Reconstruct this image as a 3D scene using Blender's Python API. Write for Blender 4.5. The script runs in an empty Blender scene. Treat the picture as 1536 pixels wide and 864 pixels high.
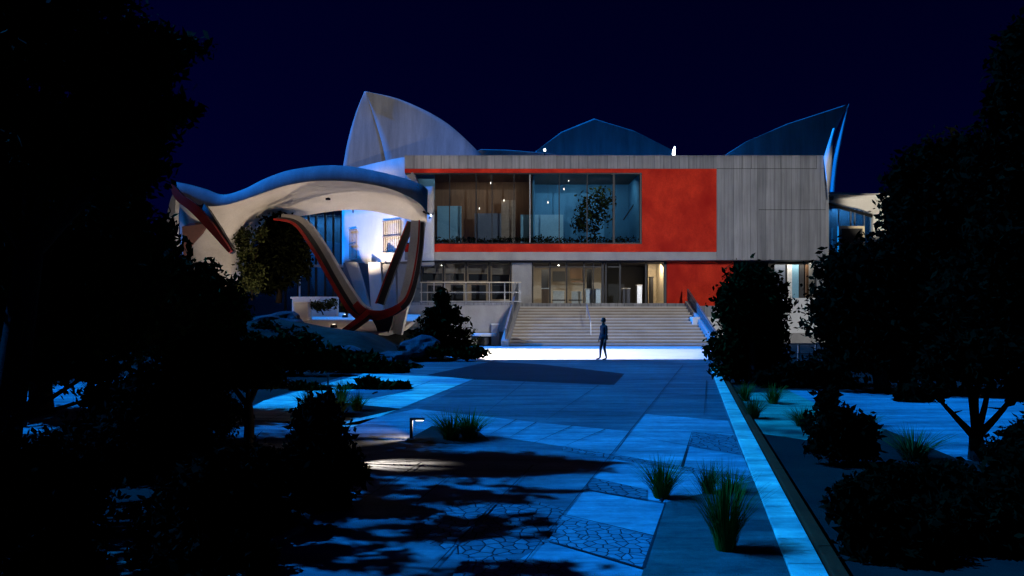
import bpy, bmesh, math, random
import numpy as np
from mathutils import Vector, Matrix, noise

random.seed(7)
RNG = np.random.default_rng(11)
S = bpy.context.scene
COL = S.collection
R = math.radians

# ------------------------------------------------------------------ camera, sky, moon, exposure
F, CX, HY, EYE = 1100.0, 768.0, 460.0, 2.2
cd = bpy.data.cameras.new('camera')
cam = bpy.data.objects.new('camera', cd); COL.objects.link(cam)
cam.location = (0, 0, EYE); cam.rotation_euler = (R(90), 0, 0)
cd.sensor_width = 36; cd.lens = 36 * F / 1536; cd.shift_y = (HY - 432) / 1536
cd.clip_end = 2000
S.camera = cam

MOON_EL, MOON_AZ = R(45), R(7)          # from the left, a little from behind the facade
w = bpy.data.worlds.new('World'); S.world = w; w.use_nodes = True
nt = w.node_tree; nt.nodes.clear()
sky = nt.nodes.new('ShaderNodeTexSky'); sky.sky_type = 'NISHITA'; sky.sun_disc = False
sky.sun_elevation = MOON_EL; sky.sun_rotation = R(-90) + MOON_AZ
tint = nt.nodes.new('ShaderNodeMixRGB'); tint.blend_type = 'MULTIPLY'; tint.inputs[0].default_value = 1
tint.inputs[2].default_value = (0.02, 0.03, 1.0, 1)
bg = nt.nodes.new('ShaderNodeBackground'); bg.inputs[1].default_value = 0.0014
wo = nt.nodes.new('ShaderNodeOutputWorld')
nt.links.new(sky.outputs[0], tint.inputs[1]); nt.links.new(tint.outputs[0], bg.inputs[0]); nt.links.new(bg.outputs[0], wo.inputs[0])

sd = bpy.data.lights.new('moon', 'SUN'); sd.energy = 5.0; sd.angle = R(0.5); sd.color = (0.003, 0.222, 1.0)
moon = bpy.data.objects.new('moon', sd); COL.objects.link(moon)
mdir = Vector((-math.cos(MOON_EL) * math.cos(MOON_AZ), math.cos(MOON_EL) * math.sin(MOON_AZ), math.sin(MOON_EL)))
moon.rotation_euler = (-mdir).to_track_quat('-Z', 'Y').to_euler()

S.view_settings.view_transform = 'Standard'; S.view_settings.look = 'None'
S.view_settings.gamma = 1; S.view_settings.use_curve_mapping = False
S.view_settings.exposure = 1.0
S.render.engine = 'CYCLES'
S.cycles.use_denoising = True
S.cycles.max_bounces = 6; S.cycles.transparent_max_bounces = 12
S.cycles.sample_clamp_indirect = 4

# ------------------------------------------------------------------ helpers
def P(px, py, d):
    return Vector(((px - CX) / F * d, d, EYE + (HY - py) / F * d))
def G(px, py, z=0.0):
    d = (EYE - z) * F / (py - HY)
    return Vector(((px - CX) / F * d, d, z))
ORG = {}

class MB:
    def __init__(s): s.v = []; s.f = []
    def add(s, vs, fs):
        o = len(s.v); s.v += [tuple(x) for x in vs]; s.f += [tuple(i + o for i in f) for f in fs]; return s
    def box(s, a, b):
        x0, y0, z0 = a; x1, y1, z1 = b
        return s.add([(x0,y0,z0),(x1,y0,z0),(x1,y1,z0),(x0,y1,z0),(x0,y0,z1),(x1,y0,z1),(x1,y1,z1),(x0,y1,z1)],
                     [(0,3,2,1),(4,5,6,7),(0,1,5,4),(1,2,6,5),(2,3,7,6),(3,0,4,7)])
    def prism(s, pts, off):
        n = len(pts); off = Vector(off); a = [Vector(p) for p in pts]
        return s.add(a + [p + off for p in a],
                     [tuple(range(n))[::-1], tuple(range(n, 2*n))] + [(i, (i+1) % n, (i+1) % n + n, i + n) for i in range(n)])
    def bar(s, a, b, w, h=None, up=(0,0,1)):
        a = Vector(a); b = Vector(b); h = h or w; d = (b - a).normalized(); u = Vector(up)
        if abs(d.dot(u)) > .98: u = Vector((0,1,0))
        x = d.cross(u).normalized() * w / 2; z = x.cross(d).normalized() * h / 2
        return s.add([a-x-z,a+x-z,a+x+z,a-x+z,b-x-z,b+x-z,b+x+z,b-x+z],
                     [(0,1,2,3),(7,6,5,4),(0,4,5,1),(1,5,6,2),(2,6,7,3),(3,7,4,0)])
    def tube(s, pts, rad, n=8, sx=1.0):
        pts = [Vector(p) for p in pts]; m = len(pts)
        if not hasattr(rad, '__len__'): rad = [rad] * m
        vs = []; px = None
        for i in range(m):
            d = (pts[min(i+1, m-1)] - pts[max(i-1, 0)]).normalized()
            if px is None:
                u = Vector((0,0,1)) if abs(d.z) < .9 else Vector((0,1,0)); px = d.cross(u).normalized()
            px = (px - d * px.dot(d)).normalized(); py = d.cross(px)
            for k in range(n):
                a = 2 * math.pi * k / n
                vs.append(pts[i] + (px * math.cos(a) * sx + py * math.sin(a)) * rad[i])
        fs = [(i*n+k, i*n+(k+1) % n, (i+1)*n+(k+1) % n, (i+1)*n+k) for i in range(m-1) for k in range(n)]
        fs += [tuple(range(n))[::-1], tuple(range((m-1)*n, m*n))]
        return s.add(vs, fs)
    def band(s, pts, wx, wy):
        """swept rectangle whose section lies in X (wx) and Y (wy)"""
        pts = [Vector(p) for p in pts]; m = len(pts); vs = []
        for i, p in enumerate(pts):
            a = wx[i] if hasattr(wx, '__len__') else wx; b = wy[i] if hasattr(wy, '__len__') else wy
            t = (pts[min(i+1, m-1)] - pts[max(i-1, 0)]); t.y = 0; t.normalize()
            nrm = Vector((t.z, 0, -t.x)) * a / 2; dy = Vector((0, b/2, 0))
            vs += [p-nrm-dy, p+nrm-dy, p+nrm+dy, p-nrm+dy]
        fs = [(4*i+k, 4*i+(k+1) % 4, 4*i+4+(k+1) % 4, 4*i+4+k) for i in range(m-1) for k in range(4)]
        fs += [(3,2,1,0), tuple(4*(m-1)+k for k in range(4))]
        return s.add(vs, fs)
    def grid(s, rows):
        n = len(rows[0]); vs = [p for r in rows for p in r]
        return s.add(vs, [(i*n+k, i*n+k+1, (i+1)*n+k+1, (i+1)*n+k) for i in range(len(rows)-1) for k in range(n-1)])
    def lathe(s, c, prof, n=14):
        c = Vector(c); vs = []
        for r, z in prof:
            for k in range(n):
                a = 2*math.pi*k/n; vs.append(c + Vector((r*math.cos(a), r*math.sin(a), z)))
        m = len(prof)
        fs = [(i*n+k, i*n+(k+1) % n, (i+1)*n+(k+1) % n, (i+1)*n+k) for i in range(m-1) for k in range(n)]
        return s.add(vs, fs + [tuple(range(n))[::-1], tuple(range((m-1)*n, m*n))])
    def build(s, name, mat, parent=None, origin=None, smooth=False, bevel=0, solid=0):
        if parent is not None: origin = ORG[parent.name]
        o0 = Vector(origin) if origin is not None else Vector((0,0,0))
        me = bpy.data.meshes.new(name)
        me.from_pydata([tuple(Vector(v) - o0) for v in s.v], [], s.f); me.update()
        ob = bpy.data.objects.new(name, me); COL.objects.link(ob)
        if mat: me.materials.append(mat)
        if parent is not None: ob.parent = parent
        else: ob.location = o0
        ORG[ob.name] = o0
        bm = bmesh.new(); bm.from_mesh(me); bmesh.ops.recalc_face_normals(bm, faces=bm.faces); bm.to_mesh(me); bm.free()
        if smooth: me.polygons.foreach_set('use_smooth', [True] * len(me.polygons))
        if solid:
            m = ob.modifiers.new('thick', 'SOLIDIFY'); m.thickness = solid; m.offset = 0
        if bevel:
            m = ob.modifiers.new('bevel', 'BEVEL'); m.width = bevel; m.segments = 2; m.limit_method = 'ANGLE'; m.angle_limit = R(40)
        return ob

def thing(name, loc, label, cat, group=None):
    o = bpy.data.objects.new(name, None); COL.objects.link(o); o.location = loc
    o.empty_display_size = .2
    ORG[o.name] = Vector(loc); tag(o, label, cat, group); return o
def tag(o, label, cat, group=None):
    o['label'] = label; o['category'] = cat
    if group: o['group'] = group
    return o
def kind(o, k='structure'): o['kind'] = k; return o

def catmull(pts, sub):
    pts = [np.array(p, float) for p in pts]; out = []
    for i in range(len(pts) - 1):
        p0 = pts[max(i-1, 0)]; p1 = pts[i]; p2 = pts[i+1]; p3 = pts[min(i+2, len(pts)-1)]
        for k in range(sub):
            t = k / sub
            out.append(.5*((2*p1)+(-p0+p2)*t+(2*p0-5*p1+4*p2-p3)*t*t+(-p0+3*p1-3*p2+p3)*t**3))
    out.append(pts[-1]); return [Vector(p) for p in out]

# ------------------------------------------------------------------ materials
def mat(name):
    m = bpy.data.materials.new(name); m.use_nodes = True
    n = m.node_tree; b = n.nodes['Principled BSDF']; return m, n, b
def N(n, t, **k):
    x = n.nodes.new(t)
    for a, v in k.items(): setattr(x, a, v)
    return x
def coords(n, scale=(1,1,1), rot=(0,0,0)):
    tc = N(n, 'ShaderNodeTexCoord'); mp = N(n, 'ShaderNodeMapping')
    mp.inputs['Scale'].default_value = scale; mp.inputs['Rotation'].default_value = rot
    n.links.new(tc.outputs['Object'], mp.inputs['Vector']); return mp.outputs[0]
def noise_fac(n, vec, scale, detail=6, rough=.6, lo=.3, hi=.7):
    t = N(n, 'ShaderNodeTexNoise'); t.inputs['Scale'].default_value = scale
    t.inputs['Detail'].default_value = detail; t.inputs['Roughness'].default_value = rough
    n.links.new(vec, t.inputs['Vector'])
    r = N(n, 'ShaderNodeMapRange'); r.inputs[1].default_value = lo; r.inputs[2].default_value = hi
    n.links.new(t.outputs['Fac'], r.inputs[0]); return r.outputs[0]
def mix(n, fac, a, b, mode='MIX'):
    x = N(n, 'ShaderNodeMixRGB', blend_type=mode)
    for i, v in ((0, fac), (1, a), (2, b)):
        if isinstance(v, (tuple, float, int)):
            x.inputs[i].default_value = v if not isinstance(v, tuple) else (*v, 1)
        else: n.links.new(v, x.inputs[i])
    return x.outputs[0]
def bump(n, b, h, strength=.3, dist=.02):
    x = N(n, 'ShaderNodeBump'); x.inputs['Strength'].default_value = strength; x.inputs['Distance'].default_value = dist
    n.links.new(h, x.inputs['Height']); n.links.new(x.outputs[0], b.inputs['Normal'])
def mottled(name, c1, c2, scale=3, rough=.8, stretch=(1,1,1), fine=25, bstr=.25, c3=None, spec=.3, streak=0):
    m, n, b = mat(name); v = coords(n, stretch)
    f = noise_fac(n, v, scale); c = mix(n, f, c1, c2)
    g = noise_fac(n, coords(n), fine, 4, .7, .25, .75)
    c = mix(n, .35, c, mix(n, g, (.5,.5,.5), (1.3,1.3,1.3)), 'MULTIPLY')
    if c3:
        h = noise_fac(n, coords(n), scale*.35, 3, .5, .5, .68); c = mix(n, h, c, c3)
    if streak:   # wear and water marks drawn out sideways, plus coarse grain
        k = noise_fac(n, coords(n, (.22,1.5,1)), 1.6, 8, .68, .33, .68)
        c = mix(n, streak, c, mix(n, k, (.25,.27,.30), (1.6,1.56,1.5)), 'MULTIPLY')
        q = noise_fac(n, coords(n, (.6,1,1)), 7, 6, .75, .3, .7)
        c = mix(n, streak*.7, c, mix(n, q, (.5,.52,.55), (1.4,1.4,1.35)), 'MULTIPLY')
    n.links.new(c, b.inputs['Base Color']); b.inputs['Roughness'].default_value = rough
    b.inputs['Specular IOR Level'].default_value = spec
    bump(n, b, g, bstr, .01); return m
def plain(name, c, rough=.5, metal=0):
    m, n, b = mat(name)
    f = noise_fac(n, coords(n), 9, 5); n.links.new(mix(n, f, tuple(x*.8 for x in c), tuple(x*1.15 for x in c)), b.inputs['Base Color'])
    b.inputs['Roughness'].default_value = rough; b.inputs['Metallic'].default_value = metal; return m

def concrete_boards(name):
    m, n, b = mat(name); tc = N(n, 'ShaderNodeTexCoord'); sp = N(n, 'ShaderNodeSeparateXYZ')
    n.links.new(tc.outputs['Object'], sp.inputs[0])
    # board-marked concrete: irregular vertical boards with their own tone, dark joints and rain streaks
    def vor(feat, sc):
        v = N(n, 'ShaderNodeTexVoronoi', voronoi_dimensions='1D', feature=feat); v.inputs['Scale'].default_value = sc
        n.links.new(sp.outputs['X'], v.inputs['W']); return v
    a = vor('F1', 1.9); e = vor('DISTANCE_TO_EDGE', 1.9)
    tone = mix(n, a.outputs['Color'], (.27,.265,.262), (.38,.375,.37))
    bw = N(n, 'ShaderNodeRGBToBW'); n.links.new(a.outputs['Color'], bw.inputs[0])
    tone = mix(n, bw.outputs[0], (.24,.236,.236), (.40,.39,.385))
    ln = N(n, 'ShaderNodeMapRange'); ln.inputs[1].default_value = .004; ln.inputs[2].default_value = .05
    n.links.new(e.outputs['Distance'], ln.inputs[0])
    streak = noise_fac(n, coords(n, (5, 1, .22)), 1.3, 8, .65, .35, .72)
    c = mix(n, streak, tone, mix(n, .6, tone, (.07,.07,.075)))
    cl = noise_fac(n, coords(n), .6, 5, .6, .3, .7); c = mix(n, .5, c, mix(n, cl, (.72,.72,.74), (1.1,1.1,1.1)), 'MULTIPLY')
    c = mix(n, ln.outputs[0], mix(n, .72, c, (.06,.06,.06)), c)
    g = noise_fac(n, coords(n), 30, 3); c = mix(n, .3, c, mix(n, g, (.7,.7,.7), (1.2,1.2,1.2)), 'MULTIPLY')
    n.links.new(c, b.inputs['Base Color']); b.inputs['Roughness'].default_value = .85
    bump(n, b, ln.outputs[0], .4, .02); return m

def crazy(name, c1, c2, joint, scale):
    m, n, b = mat(name); v = coords(n)
    d = noise_fac(n, v, 2.5, 2, .5, 0, 1)
    a = N(n, 'ShaderNodeTexVoronoi', voronoi_dimensions='2D'); a.inputs['Scale'].default_value = scale
    e = N(n, 'ShaderNodeTexVoronoi', voronoi_dimensions='2D', feature='DISTANCE_TO_EDGE'); e.inputs['Scale'].default_value = scale
    n.links.new(v, a.inputs['Vector']); n.links.new(v, e.inputs['Vector'])
    r = N(n, 'ShaderNodeMapRange'); r.inputs[1].default_value = .03; r.inputs[2].default_value = .075
    n.links.new(e.outputs['Distance'], r.inputs[0])
    bw = N(n, 'ShaderNodeRGBToBW'); n.links.new(a.outputs['Color'], bw.inputs[0])
    c = mix(n, bw.outputs[0], c1, c2); g = noise_fac(n, v, 14, 5); c = mix(n, .5, c, mix(n, g, (.5,.5,.5), (1.3,1.3,1.3)), 'MULTIPLY')
    n.links.new(mix(n, r.outputs[0], joint, c), b.inputs['Base Color']); b.inputs['Roughness'].default_value = .8; b.inputs['Specular IOR Level'].default_value = .06
    bump(n, b, r.outputs[0], .6, .03); return m

def leafmat(name, c1, c2, rough=.9):
    m, n, b = mat(name); g = N(n, 'ShaderNodeNewGeometry')
    n.links.new(mix(n, g.outputs['Random Per Island'], c1, c2), b.inputs['Base Color'])
    b.inputs['Roughness'].default_value = rough; b.inputs['Specular IOR Level'].default_value = .02; return m
def glassmat(name, tintc, refl=.07, rough=0.0):
    m = bpy.data.materials.new(name); m.use_nodes = True; n = m.node_tree; n.nodes.clear()
    o = N(n, 'ShaderNodeOutputMaterial'); t = N(n, 'ShaderNodeBsdfTransparent'); t.inputs[0].default_value = (*tintc, 1)
    g = N(n, 'ShaderNodeBsdfGlossy'); g.inputs[0].default_value = (.9,.95,1,1); g.inputs[1].default_value = rough
    fr = N(n, 'ShaderNodeFresnel'); fr.inputs[0].default_value = 1.5
    ad = N(n, 'ShaderNodeMath', operation='ADD'); ad.inputs[1].default_value = refl; n.links.new(fr.outputs[0], ad.inputs[0])
    x = N(n, 'ShaderNodeMixShader'); n.links.new(ad.outputs[0], x.inputs[0]); n.links.new(t.outputs[0], x.inputs[1]); n.links.new(g.outputs[0], x.inputs[2])
    n.links.new(x.outputs[0], o.inputs[0]); return m
def emit(name, c, s):
    m = bpy.data.materials.new(name); m.use_nodes = True; n = m.node_tree; n.nodes.clear()
    o = N(n, 'ShaderNodeOutputMaterial'); e = N(n, 'ShaderNodeEmission'); e.inputs[0].default_value = (*c, 1); e.inputs[1].default_value = s
    n.links.new(e.outputs[0], o.inputs[0]); return m

M = {}
M['boards'] = concrete_boards('board_marked_concrete')
M['conc'] = mottled('smooth_concrete', (.30,.285,.27), (.42,.40,.375), .9, .8, (1,1,.5), 22, .2)
M['soffit'] = mottled('canopy_concrete', (.40,.37,.335), (.50,.465,.425), .6, .8, (1,1,1), 14, .15)
M['shell'] = mottled('weathered_shell_concrete', (.22,.22,.225), (.36,.36,.365), .8, .85, (2.2,2.2,.25), 18, .2)
M['white'] = mottled('white_render', (.66,.645,.62), (.78,.765,.74), 1.2, .75, (1,1,.4), 25, .1)
M['red'] = mottled('red_plaster', (.46,.020,.011), (.74,.046,.018), 1.1, .85, (1,1,.6), 12, .2, (.40,.014,.009), .08)
M['rededge'] = mottled('red_edge_paint', (.34,.014,.008), (.50,.024,.013), 2.2, .5, (1,1,1), 20, .1)
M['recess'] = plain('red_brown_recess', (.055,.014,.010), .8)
M['dark'] = plain('dark_bronze_metal', (.02,.02,.022), .45, .6)
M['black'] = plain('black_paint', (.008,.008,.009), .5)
M['steel'] = plain('brushed_steel', (.42,.43,.45), .35, .8)
M['railgrey'] = plain('grey_coated_panel', (.10,.10,.10), .8)
M['glass'] = glassmat('window_glass', (.80,.88,.92), .05)
M['tglass'] = glassmat('tinted_glass', (.35,.48,.60), .08)
M['stone'] = mottled('stair_stone', (.30,.245,.19), (.42,.35,.28), 1.8, .85, (.4,1,1), 25, .25, spec=.08)
M['tread_light_strip'] = mottled('painted_tread_light', (.52,.48,.42), (.68,.63,.56), 1.8, .8, (.4,1,1), 25, .2, spec=.08)  # pale tone paints the light that falls on the treads
M['apron'] = mottled('pale_apron_paving', (.55,.53,.51), (.68,.66,.64), .6, .7, (1,1,1), 18, .1)
M['fore'] = mottled('tan_forecourt_paving', (.40,.35,.29), (.52,.46,.39), .7, .85, (1,1,1), 18, .1, spec=.08)
M['slab_mid'] = mottled('worn_paving', (.10,.10,.105), (.19,.19,.19), .7, .7, (.35,1,1), 16, .2, (.08,.08,.085), spec=.06, streak=0.8)
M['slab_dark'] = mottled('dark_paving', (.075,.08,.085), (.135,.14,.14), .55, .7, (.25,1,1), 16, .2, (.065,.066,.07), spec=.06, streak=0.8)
M['slab_shadow'] = mottled('painted_shadow_paving', (.012,.012,.014), (.022,.022,.024), .9, .75, (.4,1,1), 16, .2, spec=.06)  # near-black tone paints a cast shadow as paving
M['slab_light'] = mottled('pale_paving', (.21,.22,.22), (.38,.38,.375), .8, .7, (.35,1,1), 14, .2, (.17,.18,.19), spec=.06, streak=0.8)
M['slab_pale'] = mottled('bright_limestone_paving', (.50,.56,.40), (.80,.82,.58), .9, .7, (.35,1,1), 14, .2, (.33,.35,.36), spec=.06, streak=0.8)
M['crazy'] = crazy('crazy_paving', (.17,.175,.18), (.28,.285,.28), (.02,.02,.02), 9.5)
M['crazydark'] = crazy('dark_crazy_paving', (.10,.105,.11), (.19,.19,.19), (.015,.015,.015), 8.0)
M['crazyfine'] = crazy('small_cobble_paving', (.11,.11,.115), (.2,.2,.2), (.02,.02,.02), 7.5)
M['gravel'] = mottled('fine_gravel', (.06,.072,.06), (.105,.115,.095), 2.2, .95, (1,1,1), 60, .6, spec=.06, streak=0.8)
M['bed'] = mottled('grassy_bed', (.09,.22,.12), (.16,.34,.20), 1.6, .95, (.4,1,1), 22, .6, (.03,.05,.035), spec=.05, streak=.8)
M['joint'] = plain('joint_sand', (.012,.012,.013), .95)
M['kerb'] = mottled('kerb_concrete', (.46,.50,.34), (.74,.74,.50), 1.6, .7, (1,.5,1), 14, .2, (.36,.40,.30), streak=0.8)
M['corten'] = mottled('rusty_steel_edging', (.30,.022,.008), (.42,.035,.012), 4, .9, (1,.4,1), 30, .3, spec=.05)
M['soil'] = mottled('planting_soil', (.010,.010,.008), (.024,.022,.015), .8, .95, (1,1,1), 14, .5, spec=.06)
M['mound'] = mottled('mulched_lawn', (.012,.015,.010), (.030,.036,.026), .9, .95, (1,1,1), 12, .6, (.016,.018,.012), spec=.06, streak=0.45)
M['patch'] = mottled('pale_gravel_path', (.16,.19,.19), (.30,.33,.32), .7, .9, (.35,1,1), 12, .4, (.10,.12,.12), spec=.06, streak=0.8)
M['rock'] = mottled('dark_rock', (.03,.035,.04), (.075,.08,.085), 1.5, .95, (1,1,1), 9, .8, spec=.05)
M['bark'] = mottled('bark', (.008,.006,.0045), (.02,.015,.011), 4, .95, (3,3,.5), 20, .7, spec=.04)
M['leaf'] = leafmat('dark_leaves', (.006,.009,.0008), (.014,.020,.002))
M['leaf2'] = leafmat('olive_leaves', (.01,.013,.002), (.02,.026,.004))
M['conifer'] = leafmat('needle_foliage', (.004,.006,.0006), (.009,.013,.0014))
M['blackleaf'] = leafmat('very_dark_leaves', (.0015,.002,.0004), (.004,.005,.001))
M['leafdim'] = leafmat('dull_shrub_leaves', (.012,.018,.005), (.05,.055,.02))
M['leaflit'] = leafmat('shrub_leaves', (.02,.03,.008), (.085,.085,.035))
M['blade'] = leafmat('grass_blades', (.035,.05,.004), (.11,.125,.014), .7)
M['blade2'] = leafmat('dry_grass_blades', (.04,.045,.008), (.10,.10,.02), .7)
M['wood'] = mottled('walnut_panelling', (.10,.055,.028), (.17,.095,.05), 2.2, .5, (3,1,.3), 20, .1)
M['blue'] = mottled('blue_gallery_wall', (.035,.15,.28), (.06,.24,.40), .35, .7, (1,1,1), 14, .05)
M['paleblue'] = mottled('pale_blue_panel', (.14,.30,.42), (.20,.40,.52), .5, .7, (1,1,1), 14, .05)
M['greyblue'] = mottled('grey_blue_panel', (.09,.11,.15), (.13,.15,.19), .6, .7, (1,1,1), 14, .05)
M['beige'] = mottled('beige_wall', (.34,.28,.22), (.44,.37,.29), .7, .8, (1,1,1), 14, .05)
M['tan'] = mottled('tan_blind', (.22,.17,.13), (.30,.235,.18), 1, .8, (1,1,4), 14, .05)
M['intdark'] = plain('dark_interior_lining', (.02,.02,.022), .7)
M['intblue'] = plain('dark_blue_counter', (.02,.03,.06), .6)
M['intwhite'] = plain('white_laminate', (.55,.55,.53), .5)
M['cream'] = plain('cream_wall', (.62,.52,.36), .8)
M['lamp'] = emit('lit_lamp', (1.0,.86,.66), 14)
M['softlamp'] = emit('dim_lamp_lens', (1,.86,.7), 2.5)
M['whiteglow'] = emit('white_glow', (.92,.96,1.0), 6)
M['flag'] = crazy('flagstone', (.20,.14,.10), (.30,.22,.16), (.02,.015,.01), 3.2)

def light(name, typ, loc, target, energy, color, **k):
    d = bpy.data.lights.new(name, typ); d.energy = energy; d.color = color
    for a, v in k.items(): setattr(d, a, v)
    o = bpy.data.objects.new(name, d); COL.objects.link(o); o.location = loc
    o.rotation_euler = (Vector(target) - Vector(loc)).to_track_quat('-Z', 'Y').to_euler(); return o

# ------------------------------------------------------------------ ground and paving
b = MB(); b.add([(-300,-60,0),(300,-60,0),(300,500,0),(-300,500,0)], [(0,1,2,3)])
kind(b.build('ground', M['soil']))
def sheet(name, pix, m, z, extra=None):
    b = MB(); pts = [G(x, y) for x, y in pix]
    b.add([(p.x, p.y, z) for p in pts], [tuple(range(len(pts)))])
    return kind(b.build(name, m))
Z = .004
sheet('plaza_paving', [(300,905),(400,815),(470,755),(560,700),(390,668),(300,640),(410,596),(545,556),(735,530),(1060,527),(1075,552),(1205,905)], M['slab_mid'], Z*1)
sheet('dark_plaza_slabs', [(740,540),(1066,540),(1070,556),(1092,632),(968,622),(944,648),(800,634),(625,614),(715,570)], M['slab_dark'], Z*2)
sheet('painted_shadow', [(735,543),(812,547),(937,561),(921,578),(700,569),(640,563)], M['slab_shadow'], Z*3)  # cast shadow laid on the plaza as a dark sheet
sheet('pale_paving_row', [(625,614),(800,634),(944,648),(921,683),(846,671),(740,655),(560,637),(500,640)], M['slab_light'], Z*3)
sheet('pale_paving_panel', [(968,622),(1092,632),(1127,716),(1025,701),(921,683)], M['slab_light'], Z*3)
sheet('pale_paving_panel', [(921,690),(1025,707),(1127,724),(1130,724),(1000,757),(895,733),(880,728)], M['slab_light'], Z*3)
sheet('pale_paving_panel', [(845,775),(877,737),(997,758),(981,808)], M['slab_light'], Z*3)
sheet('pale_paving_panel', [(822,815),(965,857),(955,905),(690,905),(745,862)], M['slab_light'], Z*3)
sheet('limestone_paving', [(320,646),(395,602),(545,561),(712,568),(604,612),(528,642),(452,634),(372,630)], M['slab_pale'], Z*3)
sheet('dark_paving_strip', [(455,600),(560,581),(622,586),(560,598),(500,607)], M['slab_mid'], Z*4)
sheet('planting_square', [(425,618),(520,606),(602,614),(540,628),(495,627)], M['soil'], Z*4)
sheet('planting_square', [(606,664),(648,640),(720,650),(735,662),(690,667)], M['soil'], Z*4)
sheet('cobble_band', [(846,671),(921,683),(1025,701),(1127,716),(1129,724),(1025,708),(921,690),(843,677)], M['crazyfine'], Z*4)
sheet('cobble_patch', [(1039,649),(1101,655),(1112,683),(1034,671)], M['crazyfine'], Z*5)
sheet('crazy_paving_patch', [(886,718),(972,737),(970,752),(910,742),(877,735)], M['crazyfine'], Z*5)
sheet('crazy_paving_patch', [(845,776),(981,809),(965,856),(822,815)], M['crazy'], Z*5)
sheet('crazy_paving_patch', [(690,845),(735,838),(850,850),(835,905),(660,905)], M['crazy'], Z*5)
sheet('crazy_paving_patch', [(600,800),(690,752),(800,752),(868,770),(818,828),(700,838)], M['crazydark'], Z*2)
sheet('gravel_bed', [(998,757),(1131,724),(1190,880),(1200,905),(950,905)], M['gravel'], Z*6)
# joints
jl = [((770,868),(1025,548)),((819,632),(898,579)),((728,622),(790,572)),((1056,624),(1060,572)),((470,800),(632,696)),((640,866),(742,758)),
      ((549,608),(646,573)),((602,613),(714,570)),((800,667),(860,640)),((850,670),(908,646)),((735,654),(775,631)),((765,658),(805,635)),((944,655),(1034,671)),((1034,671),(1117,686)),
      ((1038,650),(1022,703)),((1022,708),(990,755)),((955,640),(1100,653)),((420,610),(455,604)),((380,640),(470,605)),((975,566),(1068,572)),((1000,577),(1072,583)),
      ((985,556),(1066,560)),((877,737),(997,758)),((845,775),(981,808)),((822,815),(965,857)),((998,757),(965,857)),((692,702),(620,760)),((742,758),(800,700))]
b = MB()
for a, c in jl:
    p, q = G(*a), G(*c); t = (q - p).normalized(); nn = Vector((-t.y, t.x, 0))
    wd = .0045
    for u in (0,):
        b.add([(x.x, x.y, Z*7) for x in (p-nn*wd, p+nn*wd, q+nn*wd*3, q-nn*wd*3)], [(0,1,2,3)])
kind(b.build('paving_joints', M['joint']))
# raised kerb band along the right edge of the plaza, with rusty edging beside it
def raised(name, l, r, h, m, cuts=()):
    L = [G(*p) for p in l]; Rr = [G(*p) for p in r]; b = MB()
    def at(a, t): return a[0].lerp(a[1], t)
    ts = [0] + list(cuts) + [1]
    for t0, t1 in zip(ts, ts[1:]):
        e = .006 / max((L[1]-L[0]).length, 1)
        q = [at(L, t0+e), at(Rr, t0+e), at(Rr, t1-e), at(L, t1-e)]
        b.prism([(p.x, p.y, 0) for p in q], (0,0,h))
    return kind(b.build(name, m, bevel=.008))
raised('kerb_band', ((1210,930),(1064,549)), ((1274,930),(1073,549)), .05, M['kerb'], (.02,.045,.075,.125,.19,.27,.38,.55,.75))
raised('rusty_edging', ((1278,930),(1074.5,549)), ((1304,930),(1077.5,549)), .09, M['corten'], (.06,.2,.45))
# pale apron at the stair foot
b = MB(); q = [G(690,540), G(1066,539.5), G(1090,520), G(600,520)]
b.add([(p.x, p.y, Z*4) for p in q], [(0,1,2,3)]); kind(b.build('stair_apron', M['apron']))
# right-hand gravel paths and beds
sheet('gravel_path', [(1180,585),(1300,590),(1580,600),(1680,640),(1640,705),(1440,690),(1330,645),(1250,618)], M['patch'], Z*1)
sheet('grass_bed', [(1098,592),(1180,585),(1250,618),(1330,645),(1260,668),(1135,650)], M['bed'], Z*2)
sheet('side_lawn', [(-200,660),(20,585),(190,565),(190,610),(60,650)], M['patch'], Z*1)

# mound and forecourt on the left
def hz(x, y):
    t = min(max((y - 25.5) / 6.5, 0), 1); t = t*t*(3-2*t)
    s = min(max((-3.4 - x) / 3.2, 0), 1); s = s*s*(3-2*s)
    z = 1.02 * t * s
    z += .75 * math.exp(-((x+10.5)/2.6)**2 - ((y-31)/2.2)**2) + .35*math.exp(-((x+7)/1.6)**2 - ((y-29.5)/1.5)**2) + .9*math.exp(-((x+17)/4)**2 - ((y-33)/4)**2)
    if y > 33.5 and x > -14: z = min(z, 1.02*s) if y > 34.5 else z
    return z + .05*noise.noise(Vector((x*.9, y*.9, 0)))*t*s - .03*(1-t*s)
b = MB(); rows = []
for j in range(70):
    y = 24 + j*.33
    rows.append([Vector((x, y, hz(x, y))) for x in np.linspace(-30, -2.6, 110)])
b.grid(rows); kind(b.build('garden_mound', M['mound'], smooth=True))
fz = lambda y: .98 + (y-33)*.085
b = MB(); b.prism([(x, y, fz(y)-.2) for x, y in ((-13.2,34.3),(-6.0,32.9),(-5.2,36),(-5.2,42),(-13.2,44))], (0,0,.2)); kind(b.build('forecourt', M['fore']))
for k in range(4):
    pass
# low curved kerb on the near left
b = MB(); b.tube(catmull([G(530,716), G(500,735), G(468,762), G(450,795), G(415,820), G(380,850), G(330,890)], 5), .07, 8); 
tag(b.build('garden_kerb', M['gravel'], origin=G(450,795)), 'low curved grey concrete kerb edging the dark planting at lower left', 'kerb')

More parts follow.
